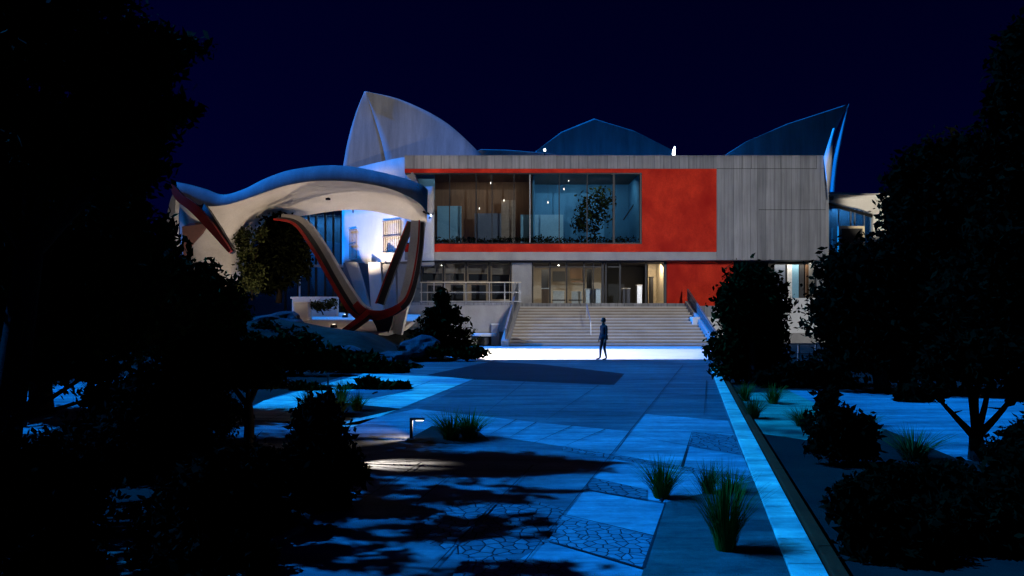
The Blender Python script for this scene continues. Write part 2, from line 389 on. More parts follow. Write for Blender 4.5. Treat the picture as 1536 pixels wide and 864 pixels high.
# ------------------------------------------------------------------ museum building
YF = 44.0; s_ = YF / F
def X(px, d=YF): return (px - CX) / F * d
def ZZ(py, d=YF): return EYE + (HY - py) / F * d
bld = thing('museum_building', (X(900), 48, 0), 'angular concrete museum with red panels, long upper window and shell roofs behind the wide stairs', 'building')
xl, xr = X(607), X(1240); zt = ZZ(233); zb = ZZ(390)
# upper wall: pieces butting round the red field
b = MB(); b.box((xl, YF, ZZ(253)), (xr, YF+.5, zt)); b.build('parapet', M['boards'], bld)
b = MB(); b.box((X(1075), YF+.002, zb), (xr, YF+.5, ZZ(253)-.012)); b.build('board_wall', M['boards'], bld)
b = MB(); b.box((xl, YF+.003, zb), (X(1075)-.01, YF+.5, ZZ(378))); b.build('floor_band', M['conc'], bld)
zwt, zwb = ZZ(259), ZZ(366); wxl, wxr = X(607), X(963)
b = MB()
b.box((wxr, YF-.03, ZZ(378)+.004), (X(1075)-.012, YF+.45, ZZ(253)-.014)); b.box((xl, YF-.029, zwt), (wxr-.003, YF+.45, ZZ(253)-.014)); b.box((xl, YF-.028, ZZ(378)+.004), (wxr-.003, YF+.45, zwb))
b.build('red_panel', M['red'], bld)
b = MB(); b.box((X(1000,45.2), 45.15, 2.2), (X(1100,45.2), 45.6, zb-.02)); b.build('red_entrance_wall', M['red'], bld)
# fine horizontal pour joints on the board wall
b = MB(); b.box((X(1138), YF-.004, ZZ(315)), (xr-.01, YF+.01, ZZ(315)+.03)); b.box((X(1075), YF-.004, ZZ(253)-.014), (X(1225), YF+.01, ZZ(253)+.016))
for px in (1113,1127,1171,1224): b.box((X(px), YF-.003, ZZ(253)+.02), (X(px)+.03, YF+.01, zt-.01))
b.build('pour_joint', M['dark'], bld)
# roof, sides, back
b = MB(); b.box((xl+.2, YF+.51, zt-.5), (xr-.01, 62, zt-.35)); b.build('roof', M['conc'], bld)
b = MB(); b.box((xr-.4, YF+.51, 0), (xr, 62, zt-.02)); b.build('side_wall', M['boards'], bld)
# upper soffit
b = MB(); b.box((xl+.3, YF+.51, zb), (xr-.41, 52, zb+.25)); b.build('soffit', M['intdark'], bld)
# big window
win = MB().box((wxr-.12, YF+.02, zwb), (wxr-.004, YF+.3, zwt)).box((wxl+.02, YF+.02, zwb+.002), (wxr-.13, YF+.3, zwb+.08)).box((wxl+.02, YF+.02, zwt-.08), (wxr-.13, YF+.3, zwt-.002)).build('window', M['dark'], bld)
b = MB(); b.add([(wxl, YF+.16, zwb+.05), (wxr-.1, YF+.16, zwb+.05), (wxr-.1, YF+.16, zwt-.05), (wxl, YF+.16, zwt-.05)], [(0,1,2,3)]); b.build('pane', M['glass'], win)
for px, wd in ((674,.05),(714,.07),(738,.05),(771,.05),(795,.06),(839,.05),(881,.06),(921,.12)):
    MB().box((X(px)-wd/2, YF+.08, zwb+.081), (X(px)+wd/2, YF+.25, zwt-.081)).build('mullion', M['steel'] if px == 795 else M['dark'], win)
# upper gallery interior
def panel(px0, px1, y0, y1, d, m, name, th=.08, parent=bld):
    return MB().box((X(px0,d), d, ZZ(y1,d)), (X(px1,d), d+th, ZZ(y0,d))).build(name, m, parent)
MB().box((wxl, YF+.5, zwb-.3), (wxr, 49.5, zwb-.05)).build('gallery_floor', M['intdark'], bld)
MB().box((wxl, YF+.5, zwt+.12), (wxr, 49.5, zwt+.3)).build('gallery_ceiling', M['wood'], bld)
panel(640, 798, 240, 385, 48.0, M['wood'], 'gallery_wall')
panel(798.5, 990, 240, 385, 49.0, M['blue'], 'gallery_wall')  # blue colour stands in for sky reflected in the window
MB().box((X(798,47.98), 45.5, zwb-.04), (X(798,47.98)+.1, 48.99, zwt+.1)).build('gallery_wall', M['blue'], bld)
MB().box((wxr-.02, 44.6, zwb-.04), (wxr+.1, 49.4, zwt+.1)).build('gallery_wall', M['blue'], bld)
for nm, a in (('wood', (656,692,309,372,46.6,M['paleblue'])), ('grey', (712,752,320,372,46.3,M['greyblue'])), ('pale', (781,845,322,372,46.9,M['paleblue'])), ('tall', (752,773,300,372,46.9,M['tan']))):
    o = panel(*a[:5], a[5], 'gallery_panel', .12, None)  # the leftmost panel has a window reflection put into its colour
    tag(o, {'wood': 'pale blue panel imitating a reflection at the left end of the upper window', 'grey': 'grey blue exhibition panel behind the upper window in front of walnut wall',
            'pale': 'wide pale blue exhibition panel in the middle of the upper window', 'tall': 'narrow tan exhibition panel between grey and pale blue panels upstairs'}[nm], 'panel')
# downlights
for px, py in ((736,276),(756,302),(719,314),(853,272),(846,285),(822,305)):
    d = 46.5 + (px % 5)*.3; c = P(px, py, d)
    MB().lathe(c, [(.012,0),(.02,.02),(.02,.06),(.01,.13)], 8).build('spot_lamp', M['softlamp'], bld)
    MB().tube([c + Vector((0,0,.13)), Vector((c.x, c.y, zwt+.12))], .006, 5).build('lamp_cable', M['dark'], bld)
MB().bar(P(935,330,47), P(962,290,47), .08).build('stair_rail', M['dark'], bld)
o = panel(612, 652, 250, 300, 45.2, M['paleblue'], 'gallery_panel', .1, None)  # added panel, blue light in the glass put into its colour
tag(o, 'added panel coloured as blue light high at the left end of the upper window above the canopy', 'panel')
light('gallery_lamp', 'AREA', (X(725), 46.4, zwt+.05), (X(725), 47.4, zwb), 26, (1,.78,.55), shape='RECTANGLE', size=4.5, size_y=1.2)
light('gallery_lamp', 'AREA', (X(880), 46.4, zwt+.05), (X(880), 47.6, zwb), 75, (.72,.9,1), shape='RECTANGLE', size=5.5, size_y=1.2)

# left curved white wall that runs back from the facade
plan = catmull([(X(651,43.7), 43.7, 0), (X(628,43.9), 43.9, 0), (X(600,44.6), 44.6, 0), (X(572,45.8), 45.8, 0), (X(545,47.2), 47.2, 0), (X(515,49), 49, 0)], 4)
b = MB(); rows = []
n = len(plan)
for zi in range(9):
    row = []
    for i, p in enumerate(plan):
        u = i / (n-1)
        top = ZZ(280, 43.7) if u < .18 else (zt - .05 if u > .34 else ZZ(280,43.7) + (zt-.05-ZZ(280,43.7)) * (u-.18)/.16)
        lo = zb - .05
        z = lo + (top-lo)*zi/8; row.append(Vector((p.x, p.y, z)))
    rows.append(row)
lo_ = MB(); lo_.grid(rows[:6]); lo_.build('curved_wall', M['white'], bld, smooth=True, solid=.2)
b.grid(rows[5:]); b.build('curved_parapet', M['conc'], bld, smooth=True, solid=.2)
# its windows (slatted shutters)
def slats(pa, pb, z0, z1, n, name, m, off=.16):
    pa = Vector(pa); pb = Vector(pb); f = (pb-pa).cross(Vector((0,0,1))).normalized()
    if f.y > 0: f = -f
    b = MB(); frs = []
    for i in range(n+1):
        p = pa.lerp(pb, i/n) + f*off; b.bar((p.x, p.y, z0), (p.x, p.y, z1), .05, .05)
    for z in (z0, (z0+z1)/2, z1): frs.append(MB().bar(pa+f*(off+.05)+Vector((0,0,z)), pb+f*(off+.05)+Vector((0,0,z)), .06, .06))
    o = b.build(name, m, bld)
    for q in frs: q.build('frame', m, o)
slats((X(578,45.55), 45.55, 0), (X(604,44.5), 44.5, 0), ZZ(378,45), ZZ(331,45), 9, 'window_grille', M['tan'])
slats((X(528,48.2), 48.2, 0), (X(538,47.6), 47.6, 0), ZZ(388,48), ZZ(345,48), 5, 'window_grille', M['tan'])
MB().box((X(573,44.4), 44.35, ZZ(384,44.4)), (X(612,44.4), 44.9, ZZ(379,44.4))).build('balcony_ledge', M['white'], bld)
# slanting fins below the curved wall
for a, bq, dd, m in (((517,393),(545,470),46.0,'conc'), ((552,393),(557,470),45.4,'white'), ((574,396),(577,470),45.0,'conc'), ((596,396),(597,470),44.6,'conc')):
    p, q = P(*a, dd), P(*bq, dd); MB().prism([p, p+Vector((.75,0,0)), q+Vector((.75 if a[0] > 530 else .55,0,0)), q], (0,.5,0)).build('fin', M[m], bld)
MB().box((X(515,46.9), 46.9, 1.05), (X(640,46.9), 47.1, zb)).build('lower_wall', M['greyblue'], bld)
MB().prism([(X(651,43.7), 44.0, zb-.3), (X(600,44.6), 44.85, zb-.3), (X(572,45.8), 46.0, zb-.3), (X(515,49), 49.2, zb-.3), (X(640,49), 49.2, zb-.3)], (0,0,.2)).build('soffit', M['conc'], bld)

# ground floor glazing
YG = 45.2; zf = 2.42; zg = ZZ(394, YG)
gl = MB().box((X(630,YG), YG, zg), (X(1000,YG)-.01, YG+.2, zb-.01)).build('entrance_glazing', M['dark'], bld)
for px, wd in ((632,.1),(665,.1),(699,.1),(734,.14),(766,.1),(799,.08),(825,.1),(850,.08),(876,.08),(890,.06),(904,.14),(909,.1),(930,.1),(969,.08),(998,.16)):
    MB().box((X(px,YG)-wd/2, YG+.003, zf), (X(px,YG)+wd/2, YG+.18, zg-.002)).build('mullion', M['dark'], gl)
for p0, p1, y in ((633,733,424),(635,766,452),(800,904,400),(910,930,400),(826,850,450),(851,876,450)):
    MB().box((X(p0,YG)+.08, YG+.01, ZZ(y,YG)-.05), (X(p1,YG)-.08, YG+.15, ZZ(y,YG)+.03)).build('transom', M['dark'], gl)
for p0, p1 in ((630,765),(800,903),(909,930)):
    b = MB(); b.add([(X(p0,YG), YG+.1, zf), (X(p1,YG), YG+.1, zf), (X(p1,YG), YG+.1, zg), (X(p0,YG), YG+.1, zg)], [(0,1,2,3)]); b.build('pane', M['glass'], gl)
MB().box((X(767,YG)+.04, YG+.06, zf), (X(799,YG)-.05, YG+.14, zg-.003)).build('opaque_panel', M['conc'], gl)
# lobby
MB().box((X(600,YG), YG-.1, 2.0), (X(1000,YG), 51.5, zf-.005)).build('lobby_floor', M['conc'], bld)
panel(590, 905, 380, 470, 50.5, M['beige'], 'lobby_wall', .1)
panel(905.5, 972, 380, 470, 51, M['intdark'], 'lobby_wall', .1)
panel(972, 1010, 380, 470, 48.5, M['cream'], 'lobby_wall', .1)
MB().box((X(1000,YG)-.012, YG+.25, zf), (X(1000,YG)+.1, 48.4, zb-.03)).build('lobby_wall', M['cream'], bld)
for p0, p1, y0, y1, d, m in ((636,662,396,409,46.2,'tan'),(667,697,396,409,46.2,'tan'),(702,731,396,409,46.2,'tan'),(738,765,396,412,46.2,'tan'),
                              (634,663,410,421,46.6,'intdark'),(668,696,410,421,46.6,'intdark'),(703,731,411,421,46.6,'intdark'),(738,764,412,449,46.6,'intdark'),
                              (642,662,428,452,46.6,'intdark'),(676,695,427,452,47,'intdark'),(707,729,427,452,47,'intdark'),
                              (812,823,404,432,48,'intdark'),(829,848,407,422,49.5,'intdark'),(855,873,402,418,49.5,'wood'),(857,876,421,424,48,'wood'),(880,888,404,434,47.5,'intdark')):
    panel(p0, p1, y0, y1, d, M[m], 'wall_panel' if m != 'tan' else 'blind', .06)
furn = [((829,847,436,449,47.5),'intwhite','white reception counter behind the glazing left of the double doors','counter'),
        ((857,873,437,449,47.2),'intwhite','white display counter right behind the middle glass door','counter'),
        ((878,902,433,450,46.8),'steel','pale metal display case beside the dark entrance door frame','display case'),
        ((812,824,432,450,47),'wood','brown wooden cabinet by the glazing left of the white counter','cabinet'),
        ((955,964,427,446,48.2),'steel','tall pale ticket kiosk in the dark doorway','kiosk'),
        ((975,981,415,450,47.3),'intdark','dark slim stand in front of the lit cream wall inside the doorway','stand'),
        ((934,946,432,452,48),'intblue','dark blue counter just inside the open entrance on its left','counter')]
for (p0,p1,y0,y1,d), m, lab, cat in furn:
    x0, x1, z1 = X(p0,d), X(p1,d), ZZ(y0,d)
    t = thing(cat.replace(' ', '_'), ((x0+x1)/2, d, zf), lab, cat)
    MB().box((x0+.03, d+.04, zf), (x1-.03, d+.5, z1-.06)).build('body', M[m], t, bevel=.01)
    MB().box((x0, d, z1-.06), (x1, d+.54, z1)).build('top', M['intwhite'] if m != 'intdark' else M['intdark'], t, bevel=.01)
    MB().box((x0+.05, d+.06, zf-.003), (x1-.05, d+.48, zf+.05)).build('plinth', M['black'], t)
light('lobby_lamp', 'AREA', (X(700), 47.5, zg-.1), (X(700), 48.0, 2), 30, (1,.80,.58), shape='RECTANGLE', size=5, size_y=1.5)
light('lobby_lamp', 'AREA', (X(850), 47.8, zg-.1), (X(850), 48.3, 2), 42, (1,.82,.6), shape='RECTANGLE', size=3.5, size_y=1.5)
light('lobby_lamp', 'AREA', (X(985,46.5), 46.6, zg-.1), (X(985,46.5), 47.4, 2), 30, (1,.82,.58), shape='RECTANGLE', size=.8, size_y=.8)
for px in (662, 838):
    MB().lathe((X(px,46.8), 46.8, zg-.09), [(.04,0),(.04,.03)], 10).build('ceiling_lamp', M['lamp'], bld)
# right end, ground floor
MB().box((X(1160,YG), YG+.9, 2.3), (X(1236,YG), YG+1.0, zb-.01)).build('lobby_wall', M['intdark'], bld)
for p0, p1, m in ((1162,1178,'greyblue'),(1181,1188,'intwhite'),(1188,1198,'paleblue'),(1199,1206,'intdark'),(1208,1216,'wood')):
    panel(p0, p1, 397, 447, YG+.5, M[m], 'window_panel', .06)
MB().box((X(1170,44.2), 44.2, .5), (X(1238,44.2), 44.7, ZZ(447,44.2))).build('plinth_wall', M['white'], bld, bevel=.02)
MB().box((X(1150,43.8), 43.8, 0), (X(1250,43.8), 44.6, .62)).build('plinth_base', M['conc'], bld)
MB().box((X(1223,44.6), 44.55, 2.4), (X(1227,44.6), 44.75, zb)).build('column', M['dark'], bld)
MB().box((X(1229,45.3), 45.2, 2.4), (X(1239,45.3), 45.5, zb)).build('column', M['white'], bld)
light('lobby_lamp', 'AREA', (X(1190,YG), YG+.25, zb-.1), (X(1190,YG), YG+.5, 2), 14, (1,.9,.75), shape='RECTANGLE', size=2.6, size_y=.3)

# roof shells
def facet(name, curves, m, parent, sub=8, nu=10, solid=.05):
    b = MB(); cs = [catmull(c, sub) for c in curves]; rows = []
    for A, B in zip(cs, cs[1:]):
        for i in range(nu + (B is cs[-1])):
            t = i/nu; rows.append([a.lerp(c, t) for a, c in zip(A, B)])
    b.grid(rows); return b.build(name, m, parent, smooth=True, solid=solid)
sh = thing('roof_shell', P(600,235,52), 'tall pointed concrete roof shell rising at the left end of the building', 'roof shell')
L = [P(513,262,52.3), P(521,215,52.4), P(533,172,52.4), P(547,137,52.1)]
C = [P(583,262,51.6), P(573,215,51.8), P(560,172,52), P(548.5,137.2,51.95)]
Rr = [P(735,245,49.9), P(672,186,50.9), P(605,151,51.6), P(550,137.4,51.97)]
facet('left_face', [L, C], M['shell'], sh)
facet('right_face', [C, Rr], M['shell'], sh)
sh2 = thing('roof_shell', P(890,232,60), 'low wide roof shell with a blunt central peak above the long window', 'roof shell')
facet('front_face', [[P(800,238,58), P(803,228,58), P(806,225,58)], [P(850,240,58.15), P(846,220,58.15), P(842,198,58.3)], [P(892,240,58.3), P(892,210,58.3), P(891,178,58.5)], [P(950,240,58.5), P(950,222,58.5), P(950,196,58.7)], [P(1012,238,58.9), P(1013,232,58.9), P(1014,228,58.9)]], M['shell'], sh2)
sh3 = thing('roof_shell', P(1180,235,56), 'sharp roof shell rising to a point at the right end of the building', 'roof shell')
facet('front_face', [[P(1075,245,53.5), P(1085,236,53.5), P(1092,230,53.4)], [P(1130,245,53.9), P(1125,225,53.9), P(1120,212,53.8)], [P(1190,250,54.2), P(1185,215,54.3), P(1180,186,54.3)], [P(1240,250,54.6), P(1250,205,54.8), P(1272,156,55)]], M['shell'], sh3)
facet('side_face', [[P(1240,300,53.9), P(1250,230,54.4), P(1272.3,156.2,55)], [P(1249,300,53), P(1256,240,53.6), P(1273,156,55.1)]], M['shell'], sh3, nu=4, solid=.12)
sh4 = thing('roof_shell', P(740,235,56), 'shallow curved roof shell just behind the parapet near the left peak', 'roof shell')
facet('front_face', [[P(670,240,51), P(690,234,51)], [P(715,240,51.15), P(722,224,51.3)], [P(760,240,51.3), P(762,225,51.45)], [P(835,238,51.6), P(836,231,51.6)]], M['shell'], sh4)
f1 = thing('roof_fin', P(1240,235,44.2), 'slim white curved fin at the right end of the parapet', 'fin')
b = MB(); A = catmull([P(1236,236,43.9), P(1240,222,44), P(1245,206,44.1), P(1250,193,44.3)], 5); B = catmull([P(1241,300,43.9), P(1246,262,44.0), P(1248,228,44.1), P(1250.5,193.2,44.3)], 5)
b.grid([A, [a.lerp(c,.5)+Vector((0,-.12,0)) for a, c in zip(A,B)], B]); b.build('blade', M['white'], f1, smooth=True, solid=.08)
MB().box((X(1238.5), YF-.02, ZZ(388)), (X(1243), YF+.5, ZZ(292))).build('corner_post', M['conc'], f1)
f2 = thing('roof_fin', P(1011,232,45), 'short fin with a painted white glow standing on the parapet above the red panel', 'fin')
MB().prism([P(1009.5,233.5,45), P(1012.5,233.5,45), P(1013.2,222,45), P(1012.3,219.5,45), P(1010.5,225,45)], (0,.3,0)).build('blade', M['whiteglow'], f2)  # glow painted in for a sunlit edge, the fin is no lamp
MB().box(tuple(P(1008.5,235,45)), tuple(P(1013.8,233.6,45.3))).build('base', M['dark'], f2)
f3 = thing('roof_lamp', P(817,227,50), 'tiny white lamp glowing on the roof above the window', 'lamp')
MB().lathe(P(817,226,50), [(.02,-.05),(.075,0),(.075,.08),(.02,.14)], 8).build('bulb', M['whiteglow'], f3)
MB().tube([P(817,227,50), P(817,236,50)], .03, 6).build('stem', M['dark'], f3)

# right annex
ax = thing('annex_building', (X(1300,54), 54, 0), 'pale low annex with blue glazing and curved roof lip right of the museum', 'building')
da = 54
b = MB(); b.prism([P(1244,303,da), P(1262,306,da), P(1290,312,da), P(1310,320,da), P(1311,420,da), P(1400,420,da), P(1400,293,da), P(1300,293,da), P(1280,296,da), P(1244,296,da)], (0,.5,0)); b.build('wall', M['white'], ax)
b = MB(); b.prism([P(1240,290.5,da-2), P(1258,291,da-2), P(1300,293,da-2), P(1420,293.5,da-2), P(1420,290,da-2), P(1300,290,da-2), P(1258,287.5,da-2), P(1240,288,da-2)], (0,5,0)); b.build('roof_lip', M['white'], ax)
wn = MB().prism([P(1244,304,da+.1), P(1309,322,da+.1), P(1309,326,da+.1), P(1244,308,da+.1)], (0,.2,0)).build('window', M['dark'], ax)
MB().prism([P(1244,400,da+.3), P(1310,400,da+.3), P(1310,321,da+.3), P(1280,310,da+.3), P(1244,304,da+.3)], (0,.03,0)).build('pane', M['tglass'], wn)
MB().box(tuple(P(1240,420,da+2)), tuple(P(1312,300,da+2)+Vector((0,.1,0)))).build('inner_wall', M['blue'], ax)
MB().box(tuple(P(1258,400,da-.3)), tuple(P(1297,339,da-.3)+Vector((0,.2,0)))).build('yellow_wall', M['cream'], ax)
MB().box(tuple(P(1262,400,da-.35)), tuple(P(1294,343,da-.35)+Vector((0,.02,0)))).build('dark_opening', M['intdark'], ax)
for px in (1258,1276,1282,1296): MB().bar(P(px,400,da+.15), P(px,314,da+.15), .08).build('mullion', M['steel'], wn)
light('annex_lamp', 'AREA', P(1276,312,da+1.2), P(1276,360,da+1.6), 40, (.8,.92,1), shape='RECTANGLE', size=2.5, size_y=.6)
lt = light('added_annex_flood', 'SPOT', P(1330,405,49), P(1310,300,da), 800, (1,.9,.74), spot_size=R(42), spot_blend=.6, shadow_soft_size=.15)  # added flood without a fixture, brightens the annex

# ------------------------------------------------------------------ stairs, terrace, railings
st = thing('staircase', (X(915,40), 40.3, 0), 'wide stone staircase rising to the museum entrance', 'staircase')
ns, y0s, y1s, ztop = 13, 40.3, 44.2, 2.2
xa, xb_ = X(763,40.3), X(1067,40.3); xa1, xb1 = X(781,44.2), X(1027,44.2)
for i in range(ns):
    y = y0s + (y1s-y0s)*i/ns; z0 = ztop*i/ns; z1 = ztop*(i+1)/ns; t = i/ns
    a0 = xa + (xa1-xa)*t; b0 = xb_ + (xb1-xb_)*t
    m = MB(); yb = 44.19
    m.box((a0, y, z0+.001), (b0, yb+.001*i, z1)); so = m.build('step', M['stone'], st, bevel=.008)
    MB().box((a0+.01, y-.03, z1-.055), (b0-.01, y-.002, z1+.006)).build('tread_light_strip', M['tread_light_strip'], so, bevel=.006)  # strip paints light on the tread edge
def cheek(name, p0, p1, xs):
    pass
for s, (ax0, ax1) in enumerate(((xa-.42, xa1-.42), (xb_+.02, xb1+.02))):
    m = MB(); q = []
    pr = [(40.1,0),(40.1,.35),(44.2,2.55),(44.2,0)]
    vs = []
    for y, z in pr:
        t = (y-40.1)/4.1; xx = ax0 + (ax1-ax0)*t; vs.append((xx, y, z))
    for y, z in pr:
        t = (y-40.1)/4.1; xx = ax0 + (ax1-ax0)*t + .4; vs.append((xx, y, z))
    m.add(vs, [(0,1,2,3),(7,6,5,4),(0,4,5,1),(1,5,6,2),(2,6,7,3),(3,7,4,0)])
    m.build('cheek_wall', M['conc'], st, bevel=.02)
# sloping balustrade panels, one thing each side
def balustrade(lab, pts_lo, pts_hi, rail):
    t = thing('stair_balustrade', pts_lo[0], lab, 'balustrade')
    b = MB(); b.prism([pts_lo[0], pts_lo[1], pts_hi[1], pts_hi[0]], (.06,0,0)); b.build('panel', M['railgrey'], t)
    m = MB(); m.bar(pts_hi[0]+Vector((.03,0,0)), pts_hi[1]+Vector((.03,0,0)), .09, .06); m.build('handrail', M['steel'], t)
    for u in (.02, .35, .68, .98):
        MB().bar(pts_lo[0].lerp(pts_lo[1], u)+Vector((.03,-.02,-.1)), pts_hi[0].lerp(pts_hi[1], u)+Vector((.03,-.02,0)), .05).build('post', M['steel'], t)
xL0, xL1 = xa-.2, xa1-.2
balustrade('brushed steel balustrade sloping up the left side of the stairs', [Vector((xL0,40.2,.4)), Vector((xL1,44.4,2.65))], [Vector((xL0,40.2,1.0)), Vector((xL1,44.4,3.6))], 0)
xR0, xR1 = xb_+.2, xb1+.2
balustrade('brushed steel balustrade sloping down the right side of the stairs beside the red wall', [Vector((xR0,40.2,.4)), Vector((xR1,44.4,2.65))], [Vector((xR0,40.2,.8)), Vector((xR1,44.4,3.25))], 0)
hr = thing('handrail', P(885,496,42), 'short thin steel handrail standing in the middle of the stairs', 'handrail')
pa, pb = Vector((X(880,43),43,2.35)), Vector((X(886,41.2),41.2,1.35))
MB().tube([pa, pb, pb+Vector((0,-.1,-.75))], .03, 6).build('rail', M['steel'], hr)
MB().tube([pa, pa-Vector((0,0,.8))], .03, 6).build('post', M['steel'], hr)

tr = thing('terrace', (X(700,43), 43, 0), 'raised concrete terrace with a retaining wall left of the stairs', 'terrace')
MB().box((X(600,42.4), 42.4, 0), (xa1-.45, 45.09, 2.28)).build('retaining_wall', M['conc'], tr)
MB().box((X(600,42.3), 42.28, 2.281), (xa1-.43, 45.08, 2.44)).build('coping', M['boards'], tr, bevel=.01)
MB().box((xa1-.42, 44.22, 1.0), (X(1040,44.3), 45.09, 2.4)).build('landing', M['boards'], tr, bevel=.01)
MB().box((X(1028,44.3)+.2, 43.6, 0), (X(1150,44.3), 45.1, 2.25)).build('retaining_wall', M['boards'], tr)
MB().box((X(1040,42), 42.2, 0), (X(1100,42), 43.5, 1.6)).build('retaining_wall', M['white'], tr)
rl = thing('terrace_railing', (X(700,42.5), 42.5, 2.44), 'pale metal railing along the terrace edge left of the stairs', 'railing')
za = 2.44
for px in (632,651,667,699,734,757,780): MB().box((X(px,42.5)-.03, 42.47, za), (X(px,42.5)+.03, 42.53, ZZ(423,42.5))).build('post', M['steel'], rl)
for y in (423.5, 438.5, 452): MB().box((X(630,42.5), 42.44, ZZ(y,42.5)-.03), (X(782,42.5), 42.56, ZZ(y,42.5)+.03)).build('rail', M['cream'] if y < 430 else M['steel'], rl)
# boxes beside the stair foot
t = thing('stone_pillar', G(743,517.5), 'pale upright stone pillar beside the left foot of the stairs', 'pillar')
g = G(743,517.5); MB().box((X(737,g.y), g.y, 0), (X(748,g.y), g.y+.4, ZZ(487,g.y))).build('shaft', M['conc'], t, bevel=.02)
MB().box((X(736,g.y), g.y-.04, ZZ(487,g.y)), (X(749,g.y), g.y+.44, ZZ(485.5,g.y))).build('cap', M['white'], t)
t = thing('litter_bin', G(753,518), 'dark square litter bin between the stone pillar and the stairs', 'bin')
g = G(753,518); MB().box((X(749,g.y), g.y, .05), (X(757,g.y), g.y+.32, ZZ(499,g.y))).build('body', M['dark'], t, bevel=.02)
MB().box((X(748.6,g.y), g.y-.02, ZZ(499,g.y)), (X(757.4,g.y), g.y+.34, ZZ(497.5,g.y))).build('lid', M['black'], t)
MB().box((X(750,g.y), g.y+.04, 0), (X(756,g.y), g.y+.28, .05)).build('foot', M['black'], t)
t = thing('round_bench', G(727,518), 'round pale stone bench near the pillar left of the stairs', 'bench')
g = G(727,517); MB().lathe((g.x, g.y, 0), [(.75,.50),(.8,.54),(.8,.64),(.77,.67)], 24).build('seat', M['white'], t)
MB().lathe((g.x, g.y, 0), [(.45,0),(.4,.5)], 20).build('base', M['dark'], t)
t = thing('curved_pedestal', G(1058,517), 'curved brown stone pedestal at the right foot of the stairs', 'pedestal')
g = G(1058,517); MB().prism([P(1049,515,g.y), P(1064,519,g.y), P(1063,483,g.y), P(1056,474,g.y), P(1048,476,g.y)], (0,.3,0)).build('block', M['stone'], t, bevel=.03)
MB().prism([P(1064,520,g.y+.1), P(1076,520,g.y+.1), P(1076,500,g.y+.1), P(1064,500,g.y+.1)], (0,.4,0)).build('dark_base', M['black'], t)

# ------------------------------------------------------------------ blue glazed wing behind the canopy
wg = thing('glazed_wing', (X(440,52), 52, 0), 'dark blue glazed wing seen through the canopy arch', 'building')
dw = 51
MB().box((X(330,dw), dw+2, 0), (X(530,dw), dw+2.2, ZZ(314,dw))).build('inner_wall', M['blue'], wg)
w2 = MB().box((X(330,dw), dw-.1, ZZ(318,dw)), (X(515,dw), dw+.1, ZZ(312,dw))).build('window', M['dark'], wg)
MB().box((X(330,dw), dw, 1.0), (X(515,dw), dw+.03, ZZ(318,dw))).build('pane', M['tglass'], w2)
for px in (428,447,463,474,488,500,512): MB().box((X(px,dw)-.06, dw-.08, 1), (X(px,dw)+.06, dw+.12, ZZ(318,dw))).build('mullion', M['dark'], w2)
MB().box((X(330,dw), dw-.1, ZZ(401,dw)), (X(515,dw), dw+.1, ZZ(397,dw))).build('transom', M['steel'], w2)
MB().box((X(497,dw), dw+.5, 1), (X(505,dw), dw+.7, ZZ(400,dw))).build('column', M['tan'], wg)
MB().box((X(486,dw), dw+.8, 1), (X(496,dw), dw+1, ZZ(402,dw))).build('column', M['intblue'], wg)
light('wing_lamp', 'AREA', (X(470,dw), dw+1.2, ZZ(320,dw)), (X(470,dw), dw+1.6, 0), 90, (.75,.88,1), shape='RECTANGLE', size=4, size_y=.8)
t = thing('planter', P(468,470,41), 'long pale planter wall under the canopy arch', 'planter')
d = 41; MB().box((X(438,d), d, 1.0), (X(505,d), d+.5, ZZ(448,d))).build('trough', M['white'], t, bevel=.02)
MB().box((X(436,d), d-.06, ZZ(448,d)), (X(507,d), d+.56, ZZ(445,d))).build('coping', M['white'], t)
t = thing('planter', P(452,472,38.5), 'small square pale planter left in the forecourt', 'planter')
d = 38.5; MB().box((X(441,d), d, 1.05), (X(462,d), d+.8, ZZ(455,d))).build('trough', M['white'], t, bevel=.03)
MB().box((X(440,d), d-.04, ZZ(455,d)), (X(463,d), d+.84, ZZ(452.5,d))).build('coping', M['white'], t)
t = thing('street_lamp', P(449,450,43), 'slim curved grey lamp post behind the planter under the arch', 'lamp post')
d = 43; MB().tube(catmull([P(449,450,d), P(450,420,d), P(453,402,d), P(456,398,d)], 5), .05, 8).build('pole', M['steel'], t)
MB().prism([P(434,399,d), P(467,398.3,d), P(467,396.6,d), P(434,397,d)], (0,.4,0)).build('lamp_arm', M['steel'], t)
MB().lathe(P(434,396,d), [(.05,-.08),(.1,0),(.05,.1)], 10).build('lamp_head', M['white'], t)

# ------------------------------------------------------------------ swooping canopy
cp = thing('entrance_canopy', P(560,500,34), 'swooping concrete entrance canopy with red edged legs on the left', 'canopy')
dF, dT, dR = 33.0, 33.32, 39.0
sec = [((259,272),(262,284),(272,402)),((285,277),(285,302),(290,440)),((310,284),(308,309),(325,442)),((335,292),(335,308),(352,432)),((365,284),(365,300),(378,362)),
       ((395,269),(396,289),(400,331)),((427,257),(427,279),(430,327)),((459,251),(459,273),(459,323)),((490,248),(490,271),(490,318)),((521,249),(521,272),(521,315)),
       ((552,254),(552,276),(552,316)),((584,261),(584,283),(584,322)),((615,270),(615,296),(615,330)),((634,278),(633,309),(632,334)),((642,285),(641,322),(640,334))]
FT = catmull([P(*a, dT) for a, _, _ in sec], 5); FB = catmull([P(*b_, dF) for _, b_, _ in sec], 5)
RB = catmull([P(*c, dR if 3 < i < 13 else (37.5 if i >= 13 else 38.5)) for i, (_, _, c) in enumerate(sec)], 5)
b = MB(); b.grid([FT, [a.lerp(c, .5) + Vector((0,-.12,.02)) for a, c in zip(FT, FB)], FB]); b.build('fascia', M['shell'], cp, smooth=True)
rows = []
